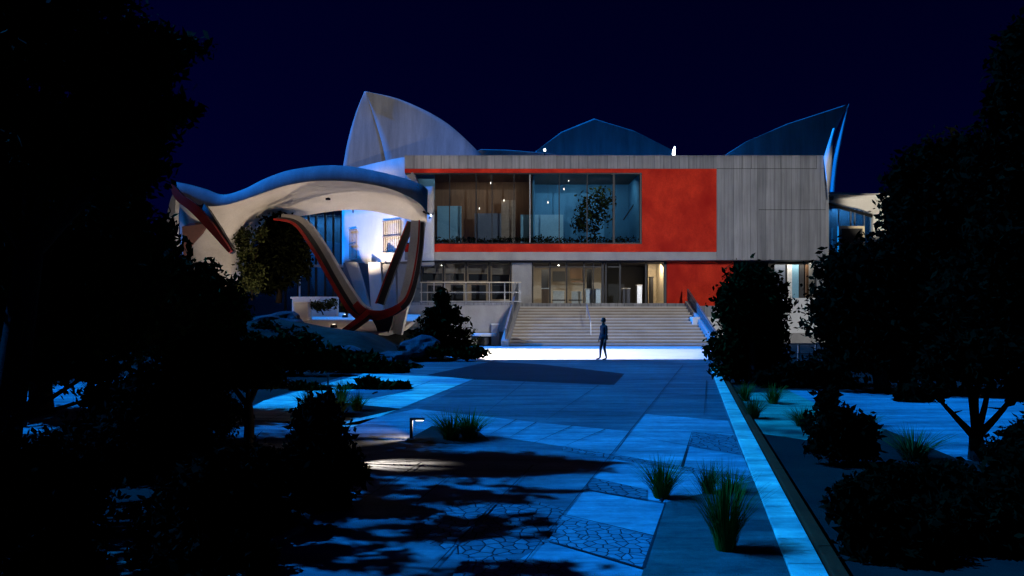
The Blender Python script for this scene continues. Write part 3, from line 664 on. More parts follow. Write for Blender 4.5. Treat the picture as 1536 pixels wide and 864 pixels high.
for k in range(11):
    t = k/10; row = []
    for a, c in zip(FB, RB):
        ctl = a.lerp(c, .62); ctl.z = max(a.z, c.z) + .35
        row.append(a*(1-t)**2 + ctl*2*t*(1-t) + c*t*t)
    rows.append(row)
b = MB(); b.grid(rows); b.build('soffit', M['soffit'], cp, smooth=True)
RT = [Vector((c.x, c.y+.35, max(a.z+.1, c.z+.3))) for a, c in zip(FT, RB)]
b = MB(); b.grid([FT, [a.lerp(c, .5)+Vector((0,0,.15)) for a, c in zip(FT, RT)], RT, [Vector((c.x, c.y+.02, c.z)) for c in RB]]); b.build('roof', M['shell'], cp, smooth=True)
b = MB(); b.grid([[FT[-1], RT[-1]], [FB[-1], RB[-1]]]); b.build('end_wall', M['soffit'], cp)
# small round soffit lamps (unlit)
for px, py, d in ((492,299,35.2),(387,326,36.5)):
    MB().lathe(P(px,py,d), [(.12,-.04),(.12,.05),(.05,.08)], 12).build('soffit_vent', M['dark'], cp)
# legs
def leg(pts, wx, wy, m, name='leg', parent=cp, sub=6):
    c = catmull(pts, sub); n = len(c)
    def sp(w): return [float(np.interp(i/(n-1), np.linspace(0,1,len(w)), w)) for i in range(n)] if hasattr(w, '__len__') else w
    return MB().band(c, sp(wx), sp(wy)).build(name, m, parent, smooth=False)
A = [P(425,326,37.5), P(455,333,36.8), P(482,368,36), P(512,420,35.2), P(536,458,34.6), P(552,472,34.3)]
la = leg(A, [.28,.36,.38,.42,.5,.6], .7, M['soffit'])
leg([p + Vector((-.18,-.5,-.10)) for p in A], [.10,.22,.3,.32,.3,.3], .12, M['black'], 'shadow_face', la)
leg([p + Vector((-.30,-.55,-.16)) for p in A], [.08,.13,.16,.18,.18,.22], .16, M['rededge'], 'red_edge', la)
Bq = [P(617,333,36.5), P(606,362,36), P(588,408,35.2), P(570,456,34.5)]
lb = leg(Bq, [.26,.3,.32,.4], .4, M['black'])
leg([p + Vector((-.16,-.18,.02)) for p in Bq], [.05,.06,.07,.08], .1, M['rededge'], 'red_edge', lb)
Cq = [P(628,332,35.6), P(624,370,35.4), P(616,420,35.2), P(604,462,35), P(594,500,34.8)]
lc = leg(Cq, [.66,.6,.52,.5,.6], .6, M['soffit'])
D = [P(634,334,34.6), P(632,372,34.4), P(624,420,34.2), P(614,450,34), P(599,464,33.9), P(578,472,33.9), P(556,474,33.9)]
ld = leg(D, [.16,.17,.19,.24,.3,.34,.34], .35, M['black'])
leg([p + Vector((-.13,-.2,.1)) for p in D], [.06,.07,.08,.11,.18,.2,.2], .1, M['rededge'], 'red_edge', ld)
nd = leg([P(534,455,34.2), P(548,469,34), P(566,473,33.9), P(588,468,33.9), P(602,461,33.9)], [.3,.42,.46,.3,.16], .5, M['rededge'], 'hub')
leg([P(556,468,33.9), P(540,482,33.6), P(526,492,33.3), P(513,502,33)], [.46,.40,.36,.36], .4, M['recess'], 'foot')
leg([P(554,466,33.7), P(538,480,33.4), P(524,490,33.1), P(511,500,32.8)], [.24,.2,.18,.16], .12, M['rededge'], 'foot_edge')
MB().prism([P(556,476,33.9), P(590,474,33.9), P(587,488,33.9), P(582,500,33.9), P(568,501,33.9), P(563,488,33.9)], (0,.6,0)).build('foot', M['black'], cp)
# left lip: red edge, black side, outer leg
leg([P(258,277,32.9), P(270,296,32.8), P(292,313,32.7), P(318,342,32.6), P(346,378,32.5)], [.16,.36,.42,.34,.12], .25, M['rededge'], 'red_lip')
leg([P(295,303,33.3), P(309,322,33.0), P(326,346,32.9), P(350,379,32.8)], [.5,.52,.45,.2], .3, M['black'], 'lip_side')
leg([P(266,288,34), P(262,305,34.5), P(259,335,35), P(262,372,35.4)], [.1,.3,.4,.35], .4, M['shell'], 'outer_leg')
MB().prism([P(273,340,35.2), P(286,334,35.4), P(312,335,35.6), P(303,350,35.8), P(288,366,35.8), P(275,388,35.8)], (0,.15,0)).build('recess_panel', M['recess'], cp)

# ------------------------------------------------------------------ plants
def leaves(name, blobs, m, parent, count, size, clumps=22, sig=.24, flat=1.0, seed=0):
    rg = np.random.default_rng(seed); tot = sum(r[0]*r[2] for _, r in blobs); vs = []; 
    cc = []; 
    for c, r in blobs:
        k = max(6, int(count * r[0]*r[2] / tot)); nc = clumps
        u = rg.normal(size=(nc,3)); u /= np.linalg.norm(u, axis=1)[:,None]; u *= (rg.random((nc,1))**.45)*.88; u[: nc//5] *= 1.32
        idx = rg.integers(0, nc, k); p = u[idx] + rg.normal(size=(k,3))*sig*(.5+rg.random((nc,1))[idx])
        ln = np.linalg.norm(p, axis=1); keep = ln < 1.36; p = p[keep]
        cc.append(p*np.array(r) + np.array(c))
    c = np.concatenate(cc); k = len(c)
    a = rg.normal(size=(k,3)); a /= np.linalg.norm(a, axis=1)[:,None]
    q = rg.normal(size=(k,3)); q[:,2] *= flat; q = np.cross(a, q); q /= np.linalg.norm(q, axis=1)[:,None]
    s = (size*(.4+1.2*rg.random((k,1))**1.5)); a = a*s; q = q*s*.45
    V = np.stack([c-a, c+q, c+a, c-q], 1).reshape(-1,3)
    V -= np.array(ORG[parent.name])
    me = bpy.data.meshes.new(name); me.vertices.add(4*k); me.vertices.foreach_set('co', V.astype(np.float32).ravel())
    me.loops.add(4*k); me.loops.foreach_set('vertex_index', np.arange(4*k, dtype=np.int32))
    me.polygons.add(k); me.polygons.foreach_set('loop_start', np.arange(0,4*k,4, dtype=np.int32)); me.polygons.foreach_set('loop_total', np.full(k,4, dtype=np.int32))
    me.update(calc_edges=True); me.materials.append(m)
    o = bpy.data.objects.new(name, me); COL.objects.link(o); o.parent = parent; ORG[o.name] = ORG[parent.name]
    return o
SEED = [100]
def plant(name, label, cat, base, blobs_px, d, m='leaf', count=9000, size=.09, trunk=.12, fork=None, spread=.7, group=None, clumps=22, sig=.24, limbs=True):
    """base: ground point; blobs_px: (px, py, rx, ry[, dd]) at distance d"""
    SEED[0] += 1; rr = random.Random(SEED[0])
    base = Vector(base); t = thing(name, base, label, cat, group); bl = []
    for q in blobs_px:
        px, py, rx, ry = q[:4]; dd = d + (q[4] if len(q) > 4 else 0); k = dd/F
        bl.append((P(px, py, dd), (rx*k, (rx+ry)/2*k*spread, ry*k)))
    leaves('crown' if trunk > .05 else 'foliage', bl, M[m], t, count, size, clumps, sig, seed=SEED[0])
    b = MB(); f = Vector(fork) if fork is not None else base.lerp(bl[0][0], .45)
    b.tube(catmull([base - Vector((0,0,.08)), base.lerp(f,.5)+Vector((rr.uniform(-.06,.06),0,0)), f], 4), [trunk*1.25]*1 + [trunk*(1.15-.3*i/8) for i in range(8)], 8)
    b.build('trunk' if trunk > .05 else 'stem', M['bark'], t, smooth=True)
    if limbs:
        for c, r in bl:
            mid = f.lerp(c, .5) + Vector((rr.uniform(-.2,.2)*r[0], rr.uniform(-.2,.2)*r[1], .12*r[2]))
            e = c + Vector((rr.uniform(-.3,.3)*r[0], 0, .5*r[2]))
            pts = catmull([f - Vector((0,0,.05)), mid, e], 4)
            lb_ = MB(); lb_.tube(pts, [trunk*(.62-.52*i/8) for i in range(9)], 6)
            for j in range(3):
                q0 = pts[4+j]; lb_.tube([q0, q0 + Vector((rr.uniform(-.6,.6)*r[0], rr.uniform(-.5,.5)*r[1], rr.uniform(.1,.7)*r[2]))], [trunk*.2, trunk*.05], 5)
            lb_.build('limb', M['bark'], t, smooth=True)
    return t

# left side, tall tree close to the camera
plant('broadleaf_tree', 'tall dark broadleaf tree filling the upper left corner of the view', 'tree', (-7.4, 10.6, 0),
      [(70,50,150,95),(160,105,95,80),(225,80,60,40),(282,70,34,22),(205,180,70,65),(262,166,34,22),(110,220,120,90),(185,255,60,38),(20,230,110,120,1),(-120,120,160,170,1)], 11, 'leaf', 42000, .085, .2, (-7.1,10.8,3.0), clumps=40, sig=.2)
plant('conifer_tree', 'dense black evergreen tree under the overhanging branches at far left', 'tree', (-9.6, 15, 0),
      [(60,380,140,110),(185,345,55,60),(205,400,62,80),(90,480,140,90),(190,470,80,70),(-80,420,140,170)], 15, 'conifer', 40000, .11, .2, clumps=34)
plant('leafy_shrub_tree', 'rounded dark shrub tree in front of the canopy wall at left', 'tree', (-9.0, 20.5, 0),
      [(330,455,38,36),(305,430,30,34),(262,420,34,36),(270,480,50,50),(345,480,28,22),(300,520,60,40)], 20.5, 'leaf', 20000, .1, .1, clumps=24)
plant('broadleaf_tree', 'dark leafy tree standing inside the canopy arch', 'tree', P(418,452,38.2) , [(418,372,40,40),(440,395,22,30),(395,398,26,32),(432,350,26,22),(405,425,26,14)], 38.0, 'blackleaf', 15000, .13, .14, clumps=22)
plant('climbing_shrub', 'pale green climbing shrub against the canopy wall beside the arch', 'shrub', P(378,448,37.0), [(372,385,16,36),(362,360,12,22),(384,420,18,24),(392,352,10,16),(362,432,14,14)], 37.0, 'leafdim', 3600, .09, .05, clumps=40, sig=.2)
plant('small_tree', 'small flat topped tree with a forked trunk beside the bright paving at left', 'tree', G(371,676),
      [(360,545,52,26),(405,530,34,16),(330,550,40,26),(310,520,40,22),(385,570,40,12)], 11.2, 'leaf', 12000, .07, .075, P(372,604,11.2), clumps=26)
plant('branching_tree', 'dark tree with long arching limbs over blue ground at far left', 'tree', G(10,668),
      [(70,560,40,10),(110,545,30,10),(150,560,26,14),(20,545,40,18),(160,600,30,24)], 11.6, 'leaf', 4500, .07, .1, P(28,625,11.6), clumps=20)
plant('overhanging_tree', 'dark tree overhanging the near left paving, its dappled shadow on the plaza', 'tree', (-9.6, 7.6, 0),
      [(CX + x*F/dd, HY - (z-EYE)*F/dd, rx*F/dd, rz*F/dd, dd-7.6) for x, dd, z, rx, rz in
       ((-8.6,6.2,5.0,1.2,.7),(-7.4,7.2,5.6,1.1,.6),(-6.6,8.0,6.2,1.0,.5),(-8.2,8.6,5.6,1.2,.7),(-7.0,9.4,6.5,1.1,.6),(-8.8,9.8,6.2,1.2,.8),(-9.6,7.4,5.2,1.2,.8),(-6.2,6.8,6.4,.8,.4),(-7.6,10.8,6.8,1.1,.6),(-9.9,10.9,5.8,1.1,.8))], 7.6, 'leaf', 13000, .10, .12, (-9.0,7.6,3.0), clumps=60, sig=.07)
# near left bushes
for lab, base, bl, d, cnt in (
    ('dark upright bush standing at the edge of the plaza between kerb and grasses', (482,770), [(482,690,52,70),(470,640,34,40),(505,720,38,46),(455,720,40,46),(484,638,28,34),(487,606,13,20)], 8.0, 14000),
    ('broad black bush behind the curved kerb at lower left', (330,800), [(340,740,80,72),(390,720,46,50),(290,760,80,70),(380,780,60,46)], 7.2, 15000),
    ('black bush mass in the lower left below the forked tree', (200,760), [(220,660,90,70),(150,690,80,70),(270,640,70,60),(280,700,60,50)], 9.5, 17000),
    ('leafy black bush at the left picture edge below the arching limbs', (40,830), [(60,710,60,56),(20,760,70,80),(120,760,70,60),(-40,720,80,90)], 7.0, 13000),
    ('low black ground shrub at the bottom left behind the flagstones', (290,880), [(300,840,90,40),(360,842,50,30),(80,850,70,50)], 6.1, 10000),
    ('dark bush below the evergreen at far left', (150,690), [(230,590,80,60),(290,600,50,50),(160,640,40,30),(330,620,40,36)], 11.5, 14000)):
    plant('dense_bush', lab, 'bush', (P(bl[0][0], 0, d).x, d, 0), bl, d, 'blackleaf', cnt, .05, .045, clumps=34, sig=.2, limbs=False)
plant('reflection_tree', 'sparse tree imitating a reflection in the right half of the upper window', 'tree', P(893,378,46.5), [(890,318,30,36),(908,298,20,18),(870,338,16,16)], 46.5, 'leaf2', 1500, .12, .05, clumps=60, sig=.12)  # added tree, shaped like one reflected in the glass
plant('reflection_hedge', 'low dark foliage imitating a reflection along the bottom of the upper window', 'hedge', P(810,378,45.3), [(px_, 362, 24, 7) for px_ in range(665, 960, 30)], 45.3, 'leaf', 4200, .08, .03, clumps=16, limbs=False)  # added foliage in place of the reflection along the sill
# bushes on the mound
for lab, p, bl, d, cnt, m in (
    ('layered dark conifer bush at the left end of the bright apron', (664,531), [(664,450,13,14),(662,466,24,10),(667,482,35,10),(662,497,42,9),(667,511,46,9),(664,525,54,9)], 31.0, 8000, 'conifer'),
    ('low dark spreading shrub under the layered conifer bush', (690,538), [(700,530,28,8),(640,527,30,8),(718,526,12,6)], 29.5, 3000, 'leaf'),
    ('dark round shrub on the mound below the canopy foot', (560,560), [(545,550,38,18),(505,540,22,16),(590,556,24,12)], 24.5, 5000, 'leaf'),
    ('dark rough shrub on the left slope of the mound', (430,570), [(435,520,50,24),(395,535,44,26),(470,545,40,16)], 23.5, 7000, 'leaf')):
    plant('mound_shrub', lab, 'shrub', (P(bl[0][0], 0, d).x, d, hz(P(bl[0][0], 0, d).x, d)), bl, d, m, cnt, .11, .045, clumps=24, limbs=False)
plant('planter_shrub', 'clipped light green shrub at the right end of the planter wall', 'shrub', P(520,470,38), [(520,460,9,9)], 38, 'leaflit', 900, .08, .03, clumps=10, limbs=False)
plant('planter_shrub', 'grey loose shrub in front of the planter wall', 'shrub', P(485,470,39), [(475,458,12,8),(495,457,14,9)], 39, 'leaflit', 1400, .07, .03, clumps=14, limbs=False)
plant('low_shrub', 'low dark spreading shrub crossing the bright limestone paving', 'shrub', G(560,594), [(572,582,34,9),(535,588,26,10),(600,580,16,6),(555,574,18,8)], 19.5, 'leaf', 3600, .09, .03, clumps=30, sig=.2, limbs=False)
plant('low_shrub', 'small dark shrub at the left of the limestone paving by the path lamp', 'shrub', G(462,592), [(455,582,22,8),(478,586,14,6)], 19.3, 'leaf', 1800, .09, .03, clumps=24, sig=.2, limbs=False)
# boulders and ground cover on the mound
def boulder(p, w_, h_, label, seed):
    rg = random.Random(seed); bm = bmesh.new(); bmesh.ops.create_icosphere(bm, subdivisions=3, radius=1)
    o = Vector((rg.uniform(0,50), rg.uniform(0,50), 0))
    for v in bm.verts:
        v.co *= 1 + .45*noise.noise(v.co*1.1+o) + .16*noise.noise(v.co*2.7+o); v.co = Vector((v.co.x*w_, v.co.y*w_*.8, v.co.z*h_))
    me = bpy.data.meshes.new('boulder'); bm.to_mesh(me); bm.free(); me.materials.append(M['rock'])
    ob = bpy.data.objects.new('boulder', me); COL.objects.link(ob); ob.location = p; ob.rotation_euler.z = rg.uniform(0,6)
    tag(ob, label, 'boulder')
for i, (px, py, d, w_, h_, lab) in enumerate((
    (498,522,29.5,.7,.38,'dark boulder on the mound below the left foot of the canopy'), (632,522,30,.9,.42,'wide low boulder on the right slope, beside the layered conifer'),
    (480,508,31,.9,.4,'dark boulder in the middle of the mound crest, left of the canopy foot'), (420,487,31.5,1.1,.5,'large boulder at the high left end of the mound crest'),
    (520,532,28.5,.8,.36,'boulder halfway down the mound beside dark shrubs'), (455,520,29,.9,.36,'flat boulder below the mound crest left of centre'), (590,538,28,.7,.3,'small boulder low on the right slope of the mound'))):
    boulder(P(px, py, d), w_, h_, lab, 40+i)
rg_ = np.random.default_rng(77); root = thing('ground_cover', (-9,30,.5), 'dark low ground cover plants spread over the garden mound', 'ground cover')
bl = []
for _ in range(120):
    x = rg_.uniform(-17, -3.6); y = rg_.uniform(25.5, 33.2)
    if x > -9.5 and y > 28.6: continue
    bl.append((Vector((x, y, hz(x, y)+.06)), (rg_.uniform(.2,.55), rg_.uniform(.2,.5), rg_.uniform(.10,.26))))
gc = leaves('ground_cover', bl, M['leaf'], root, 16000, .09, clumps=14, seed=5); gc.parent = None; gc.location = root.location
tag(gc, root['label'], root['category']); gc['kind'] = 'stuff'; bpy.data.objects.remove(root)
# right side
plant('evergreen_tree', 'dense dark egg shaped evergreen right of the stairs', 'tree', G(1128,578),
      [(1125,430,38,38),(1110,470,40,50),(1145,470,38,50),(1100,520,34,36),(1150,520,34,36),(1128,545,52,26),(1178,462,12,8),(1125,480,40,60)], 21, 'conifer', 26000, .085, .12, clumps=30)
plant('broadleaf_tree', 'big dark tree overlapping the right corner of the museum', 'tree', G(1325,588),
      [(1290,420,66,54),(1262,400,36,30),(1330,470,100,70),(1255,460,34,30),(1265,505,34,26),(1360,400,60,80),(1352,320,26,44),(1330,540,90,30)], 19, 'blackleaf', 34000, .1, .18, clumps=36)
plant('broadleaf_tree', 'tall black tree right of the annex rising above its roof', 'tree', G(1425,590),
      [(1375,270,40,40),(1420,240,45,42),(1400,330,70,70),(1440,420,90,90),(1470,300,60,70),(1430,500,100,60)], 18.5, 'blackleaf', 34000, .1, .18, clumps=36)
plant('broadleaf_tree', 'tallest black tree at the right picture edge', 'tree', G(1560,640),
      [(1515,150,40,55),(1545,90,50,60),(1500,250,60,70),(1550,330,80,110),(1510,440,80,80),(1600,220,80,150)], 13.4, 'blackleaf', 30000, .08, .16, clumps=36)
plant('small_tree', 'small tree with thick forked limbs over the blue path at right', 'tree', G(1464,690),
      [(1430,545,60,36),(1500,540,60,40),(1545,580,50,22),(1400,590,26,12),(1470,520,50,24)], 10.5, 'blackleaf', 9000, .06, .1, P(1464,652,10.5), clumps=30)
for lab, base, bl, d, cnt in (
    ('dark knobbly shrub in front of the blue path right of the kerb', (1255,700), [(1248,636,36,30),(1285,650,28,34),(1240,600,20,18),(1262,672,46,22)], 10.2, 9000),
    ('low black bush below the forked tree at right', (1400,760), [(1380,720,70,26),(1450,735,80,36),(1330,735,60,30)], 8.4, 10000),
    ('black bush mass in the lower right corner', (1500,830), [(1500,780,90,70),(1430,800,90,60),(1560,740,70,90),(1380,820,80,44)], 6.8, 16000),
    ('low black hedge along the right side of the rusty edging', (1330,860), [(1330,800,60,44),(1290,760,40,36),(1350,850,70,50)], 6.4, 9000),
    ('dark shrub right of the forked tree at the picture edge', (1525,720), [(1520,680,36,34),(1550,660,30,40)], 9.6, 5000),
    ('small dark shrub on the far side of the blue path', (1365,606), [(1365,596,20,16)], 17, 1800),
    ('dark shrubs at the foot of the big tree beside the kerb end', (1200,588), [(1210,560,40,20),(1160,568,30,14),(1250,570,40,18)], 20, 6000)):
    plant('dense_bush', lab, 'bush', (P(bl[0][0], 0, d).x, d, 0), bl, d, 'blackleaf', cnt, .05 if d < 12 else .09, .045, clumps=28, limbs=False)

# ornamental grasses
def tuft(px, py, hpx, wpx, label, n=160, m='blade', lean=.3, group='ornamental grass tufts'):
    base = G(px, py); k = base.y/F; h = hpx*k; wd = wpx*k/2; SEED[0] += 1; rg = random.Random(SEED[0])
    t = thing('grass_tuft', base, label, 'grass tuft', group); b = MB()
    for i in range(int(n*2.3)):
        a = rg.uniform(0, 2*math.pi); r0 = wd*.33*math.sqrt(rg.random()); o = base + Vector((r0*math.cos(a), r0*math.sin(a), 0))
        hh = h*rg.uniform(.45, 1.05); out = wd*rg.uniform(.1, 2.1)*(hh/h); dr = Vector((math.cos(a), math.sin(a), 0))
        q = Vector((-dr.y, dr.x, 0)) * (.0012 + .00045*base.y)*rg.uniform(.6,1.2)
        pts = [o + dr*out*(u**1.5) + Vector((0,0,hh*(u-.18*u*u*(out/wd)))) for u in (0,.3,.6,.85,1)]
        vs = []
        for j, p in enumerate(pts):
            f = (1,.9,.65,.35,.06)[j]; vs += [p-q*f, p+q*f]
        b.add(vs, [(2*j,2*j+1,2*j+3,2*j+2) for j in range(4)])
    b.build('blades', M[m], t)
    MB().lathe(base, [(wd*.3,-.02),(wd*.28,.03),(wd*.1,.07)], 10).build('root_clump', M['soil'], t)
tuft(992,748, 72, 66, 'grass tuft at the tip of the gravel bed, beside crazy paving', 170)
tuft(1088,828, 150, 84, 'largest green grass tuft in the gravel bed nearest the camera', 260)
tuft(1062,742, 58, 46, 'smaller grass tuft at the back of the gravel bed', 90, 'blade2')
tuft(1098,740, 44, 46, 'low thin grass tuft beside the kerb at the back of the gravel bed', 60, 'blade2')
tuft(676,660, 52, 62, 'left one of two grass tufts in the dark planting square in the plaza', 170)
tuft(704,658, 50, 60, 'right one of two grass tufts in the dark planting square in the plaza', 150)
tuft(464,622, 46, 40, 'leftmost grass tuft on the bright limestone paving', 110)
tuft(508,622, 40, 44, 'middle grass tuft on the bright limestone paving', 120)
tuft(536,617, 34, 36, 'right grass tuft on the bright limestone paving', 90)
tuft(512,606, 44, 30, 'tall thin grass tuft behind the tufts on the limestone paving', 70)
tuft(1130,628, 40, 40, 'grass tuft just right of the rusty edging', 100, 'blade2')
tuft(1118,602, 34, 30, 'small grass tuft beside the far end of the rusty edging', 70)
tuft(1160,606, 36, 40, 'grass tuft by the evergreen foot on the grass bed', 80)
tuft(1205,640, 34, 60, 'wide dry grass tuft on the bed right of the kerb', 120, 'blade2')
tuft(1370,690, 56, 90, 'wide dry grass tuft in front of the blue path at right', 150, 'blade2')
tuft(1300,640, 26, 50, 'low dry grass tuft at the edge of the blue path', 80, 'blade2')
tuft(436,548, 40, 34, 'spiky dark grass tuft on the mound at left', 70)

# path lamps (black posts with a short arm)
def pathlamp(px, py, top, arm, label, lit, flip=1):
    g = G(px, py); k = g.y/F; t = thing('path_lamp', g, label, 'path lamp', 'black path lamps'); hz_ = (py-top)*k
    MB().box((g.x-.025, g.y-.025, 0), (g.x+.025, g.y+.025, hz_)).build('post', M['black'], t, bevel=.006)
    ax_ = arm*k; MB().box((min(g.x-.025, g.x+flip*ax_), g.y-.03, hz_), (max(g.x+.025, g.x+flip*ax_), g.y+.03, hz_+.035)).build('arm', M['black'], t, bevel=.006)
    MB().box((g.x-.06, g.y-.06, 0), (g.x+.06, g.y+.06, .02)).build('base_plate', M['black'], t)
    if lit:
        x0 = g.x+flip*ax_*.35; x1 = g.x+flip*ax_*.9
        MB().box((min(x0,x1), g.y-.02, hz_-.012), (max(x0,x1), g.y+.02, hz_-.001)).build('lens', M['softlamp'], t)
        light('path_lamp_light', 'SPOT', (g.x+flip*ax_*.6, g.y, hz_-.03), (g.x-2.2, g.y+.5, 0) if px > 560 else (g.x+1.05, g.y+.05, 0), 28 if px > 560 else 90, (1,.86,.72), spot_size=R(110 if px > 560 else 58), spot_blend=.5 if px > 560 else .9, shadow_soft_size=.02)
pathlamp(617, 659, 630, 20, 'black path lamp with a short arm beside the planting square', True)
pathlamp(492, 587, 563, 34, 'black path lamp with a long arm below the mound', False, -1)

lg = Vector((-2.62, 10.25, 0)); t = thing('added_louvred_lamp', lg, 'added black louvred lamp half hidden behind the upright bush, throwing striped light', 'path lamp', 'black path lamps')
MB().box((lg.x-.03, lg.y-.03, 0), (lg.x+.03, lg.y+.03, .66)).build('post', M['black'], t)
lh = lg + Vector((.06, 0, .72)); MB().box((lh.x-.12, lh.y-.09, lh.z-.06), (lh.x-.02, lh.y+.09, lh.z+.09)).build('lamp_head', M['black'], t, bevel=.006)
rg = random.Random(5); yy = -.30
while yy < .30:
    wv = rg.uniform(.004, .014); a = rg.uniform(-.02, .02)
    MB().bar(lh + Vector((.10, yy+a, -.22)), lh + Vector((.12, yy-a, .06)), wv, .003, (1,0,0)).build('louvre', M['black'], t); yy += wv + rg.uniform(.004, .022)  # slats shaped to cut the beam into streaks
light('added_louvred_lamp_light', 'SPOT', lh, lh + Vector((.86, -.05, -.72)), 380, (1,.90,.82), spot_size=R(40), spot_blend=1, shadow_soft_size=.006)  # lamp added to throw warm streaks on the paving
# flagstones lit in the dark corner
for px, py, w_, h_, lab in ((182,838,24,22,'brown flagstone lying in the dark shrubs at lower left'), (206,866,26,8,'second brown flagstone at the bottom edge in the dark shrubs')):
    c = G(px, py); p = [G(px-w_, py+h_), G(px+w_-6, py+h_-6), G(px+w_-2, py-h_), G(px-w_+6, py-h_)]
    b = MB(); b.prism([(q.x, q.y, .01) for q in p], (0,0,.05)); tag(b.build('flagstone', M['flag'], origin=(c.x, c.y, 0), bevel=.01), lab, 'flagstone')

# low railing and wall at the right beyond the tree
t = thing('garden_railing', G(1225,562), 'faint low metal railing behind the shrubs beyond the evergreen', 'railing')
d = G(1225,562).y
for px in (1172,1198,1224,1250,1276): MB().bar((X(px,d), d, 0), (X(px,d), d, 1.0), .05).build('post', M['steel'], t)
for z in (.35,.68,1.0): MB().bar((X(1170,d), d, z), (X(1278,d), d, z), .04).build('rail', M['steel'], t)

# ------------------------------------------------------------------ person
def person(g):
    t = thing('person', g, 'person in dark clothes standing on the plaza before the stairs', 'person')
    pts = {}; edges = []; rad = {}
    def v(k, p, r, frm=None):
        pts[k] = Vector(p); rad[k] = r
        if frm is not None: edges.append((frm, k))
    v('pel', (0,0,.93), (.145,.105)); v('waist', (.0,0,1.08), (.125,.095), 'pel'); v('chest', (.005,0,1.29), (.165,.115), 'waist')
    v('neckb', (0,0,1.45), (.075,.07), 'chest'); v('neck', (-.01,-.01,1.52), (.052,.052), 'neckb')
    v('head', (-.02,-.02,1.62), (.078,.09), 'neck'); v('crown', (-.015,-.01,1.70), (.062,.07), 'head')
    for s in (-1, 1):
        n = 'L' if s < 0 else 'R'
        v('sh'+n, (s*.185,0,1.40), (.062,.062), 'chest'); v('el'+n, (s*.225,.02 - .02*s,1.13), (.046,.046), 'sh'+n)
        v('wr'+n, (s*.22,-.07,.89), (.03,.032), 'el'+n); v('pm'+n, (s*.215,-.09,.81), (.026,.036), 'wr'+n)
        for i, (dy, ln) in enumerate(((-.03,.075),(-.01,.088),(.012,.08),(.03,.062))):
            v(f'f{i}'+n, (s*.213, -.09+dy, .775), (.010,.010), 'pm'+n); v(f'g{i}'+n, (s*.205, -.095+dy*1.1, .775-ln*.7), (.008,.008), f'f{i}'+n)
        v('t0'+n, (s*.20,-.128,.80), (.011,.011), 'pm'+n); v('t1'+n, (s*.195,-.14,.755), (.009,.009), 't0'+n)
        fy = .06*s; lx = s*.10 + (-.07 if s < 0 else .02)
        v('hip'+n, (s*.085,0,.86), (.088,.092), 'pel'); v('kn'+n, ((s*.085+lx)/2, -.05 + fy*.2, .48), (.058,.062), 'hip'+n)
        v('an'+n, (lx, fy, .085), (.038,.042), 'kn'+n); v('ft'+n, (lx-.03, fy-.09, .035), (.036,.03), 'an'+n); v('to'+n, (lx-.05, fy-.17, .028), (.03,.022), 'ft'+n)
    keys = list(pts); me = bpy.data.meshes.new('body'); me.from_pydata([pts[k] for k in keys], [(keys.index(a), keys.index(c)) for a, c in edges], [])
    ob = bpy.data.objects.new('body', me); COL.objects.link(ob)
    sk = ob.modifiers.new('skin', 'SKIN'); 
    for i, k in enumerate(keys): me.skin_vertices[0].data[i].radius = rad[k]; me.skin_vertices[0].data[i].use_root = (k == 'pel')
    sb = ob.modifiers.new('sub', 'SUBSURF'); sb.levels = sb.render_levels = 2
    dg = bpy.context.evaluated_depsgraph_get(); nm = bpy.data.meshes.new_from_object(ob.evaluated_get(dg)); bpy.data.objects.remove(ob)
    nm.name = 'body'; o = bpy.data.objects.new('body', nm); COL.objects.link(o); o.parent = t
    nm.materials.clear()
    for m in (M['jacket'], M['trouser'], M['skin'], M['shoe']): nm.materials.append(m)
    for p in nm.polygons:
        z = p.center.z; p.use_smooth = True
        p.material_index = 3 if z < .075 else (1 if z < .92 and abs(p.center.x) < .19 else (2 if z > 1.5 or (z < .87 and abs(p.center.x) >= .19) else 0))
    ORG[o.name] = Vector(g)
    a = Vector(g)
    hb = MB(); hb.lathe(a + Vector((-.012,.004,1.60)), [(.083,-.05),(.098,.02),(.098,.07),(.075,.125),(.03,.148)], 12); hb.build('hair', M['hair'], t, smooth=True)
    jb = MB(); jb.lathe(a + Vector((0,0,.84)), [(.185,0),(.18,.08),(.165,.2)], 14); jb.build('jacket_hem', M['jacket'], t, smooth=True)
    nb = MB(); nb.tube([a + Vector((-.03,-.105,1.625)), a + Vector((-.035,-.128,1.595)), a+Vector((-.03,-.105,1.585))], [.012,.016,.012], 6); nb.build('nose', M['skin'], t, smooth=True)
    for s in (-1, 1):
        MB().lathe(a + Vector((-.02+s*.034,-.10,1.632)), [(.004,-.006),(.010,0),(.004,.006)], 6).build('eye', M['black'], t)
        MB().tube([a + Vector((-.018+s*.086,-.01,1.64)), a + Vector((-.018+s*.094,0,1.61)), a + Vector((-.018+s*.084,-.005,1.585))], [.012,.014,.01], 6).build('ear', M['skin'], t, smooth=True)
    MB().tube([a + Vector((-.048,-.104,1.560)), a + Vector((-.02,-.109,1.558)), a + Vector((.008,-.104,1.560))], .006, 5).build('mouth', M['lip'], t)
    t.rotation_euler.z = R(-62)
    return t
M['jacket'] = plain('dark_jacket', (.007,.008,.010), .95); M['trouser'] = plain('dark_trousers', (.006,.007,.009), .95)
M['skin'] = plain('skin', (.16,.09,.06), .6); M['shoe'] = plain('brown_shoes', (.10,.05,.03), .6); M['hair'] = plain('dark_hair', (.008,.006,.005), .7); M['lip'] = plain('lips', (.12,.05,.04), .6)
person(G(905.5, 539.8))

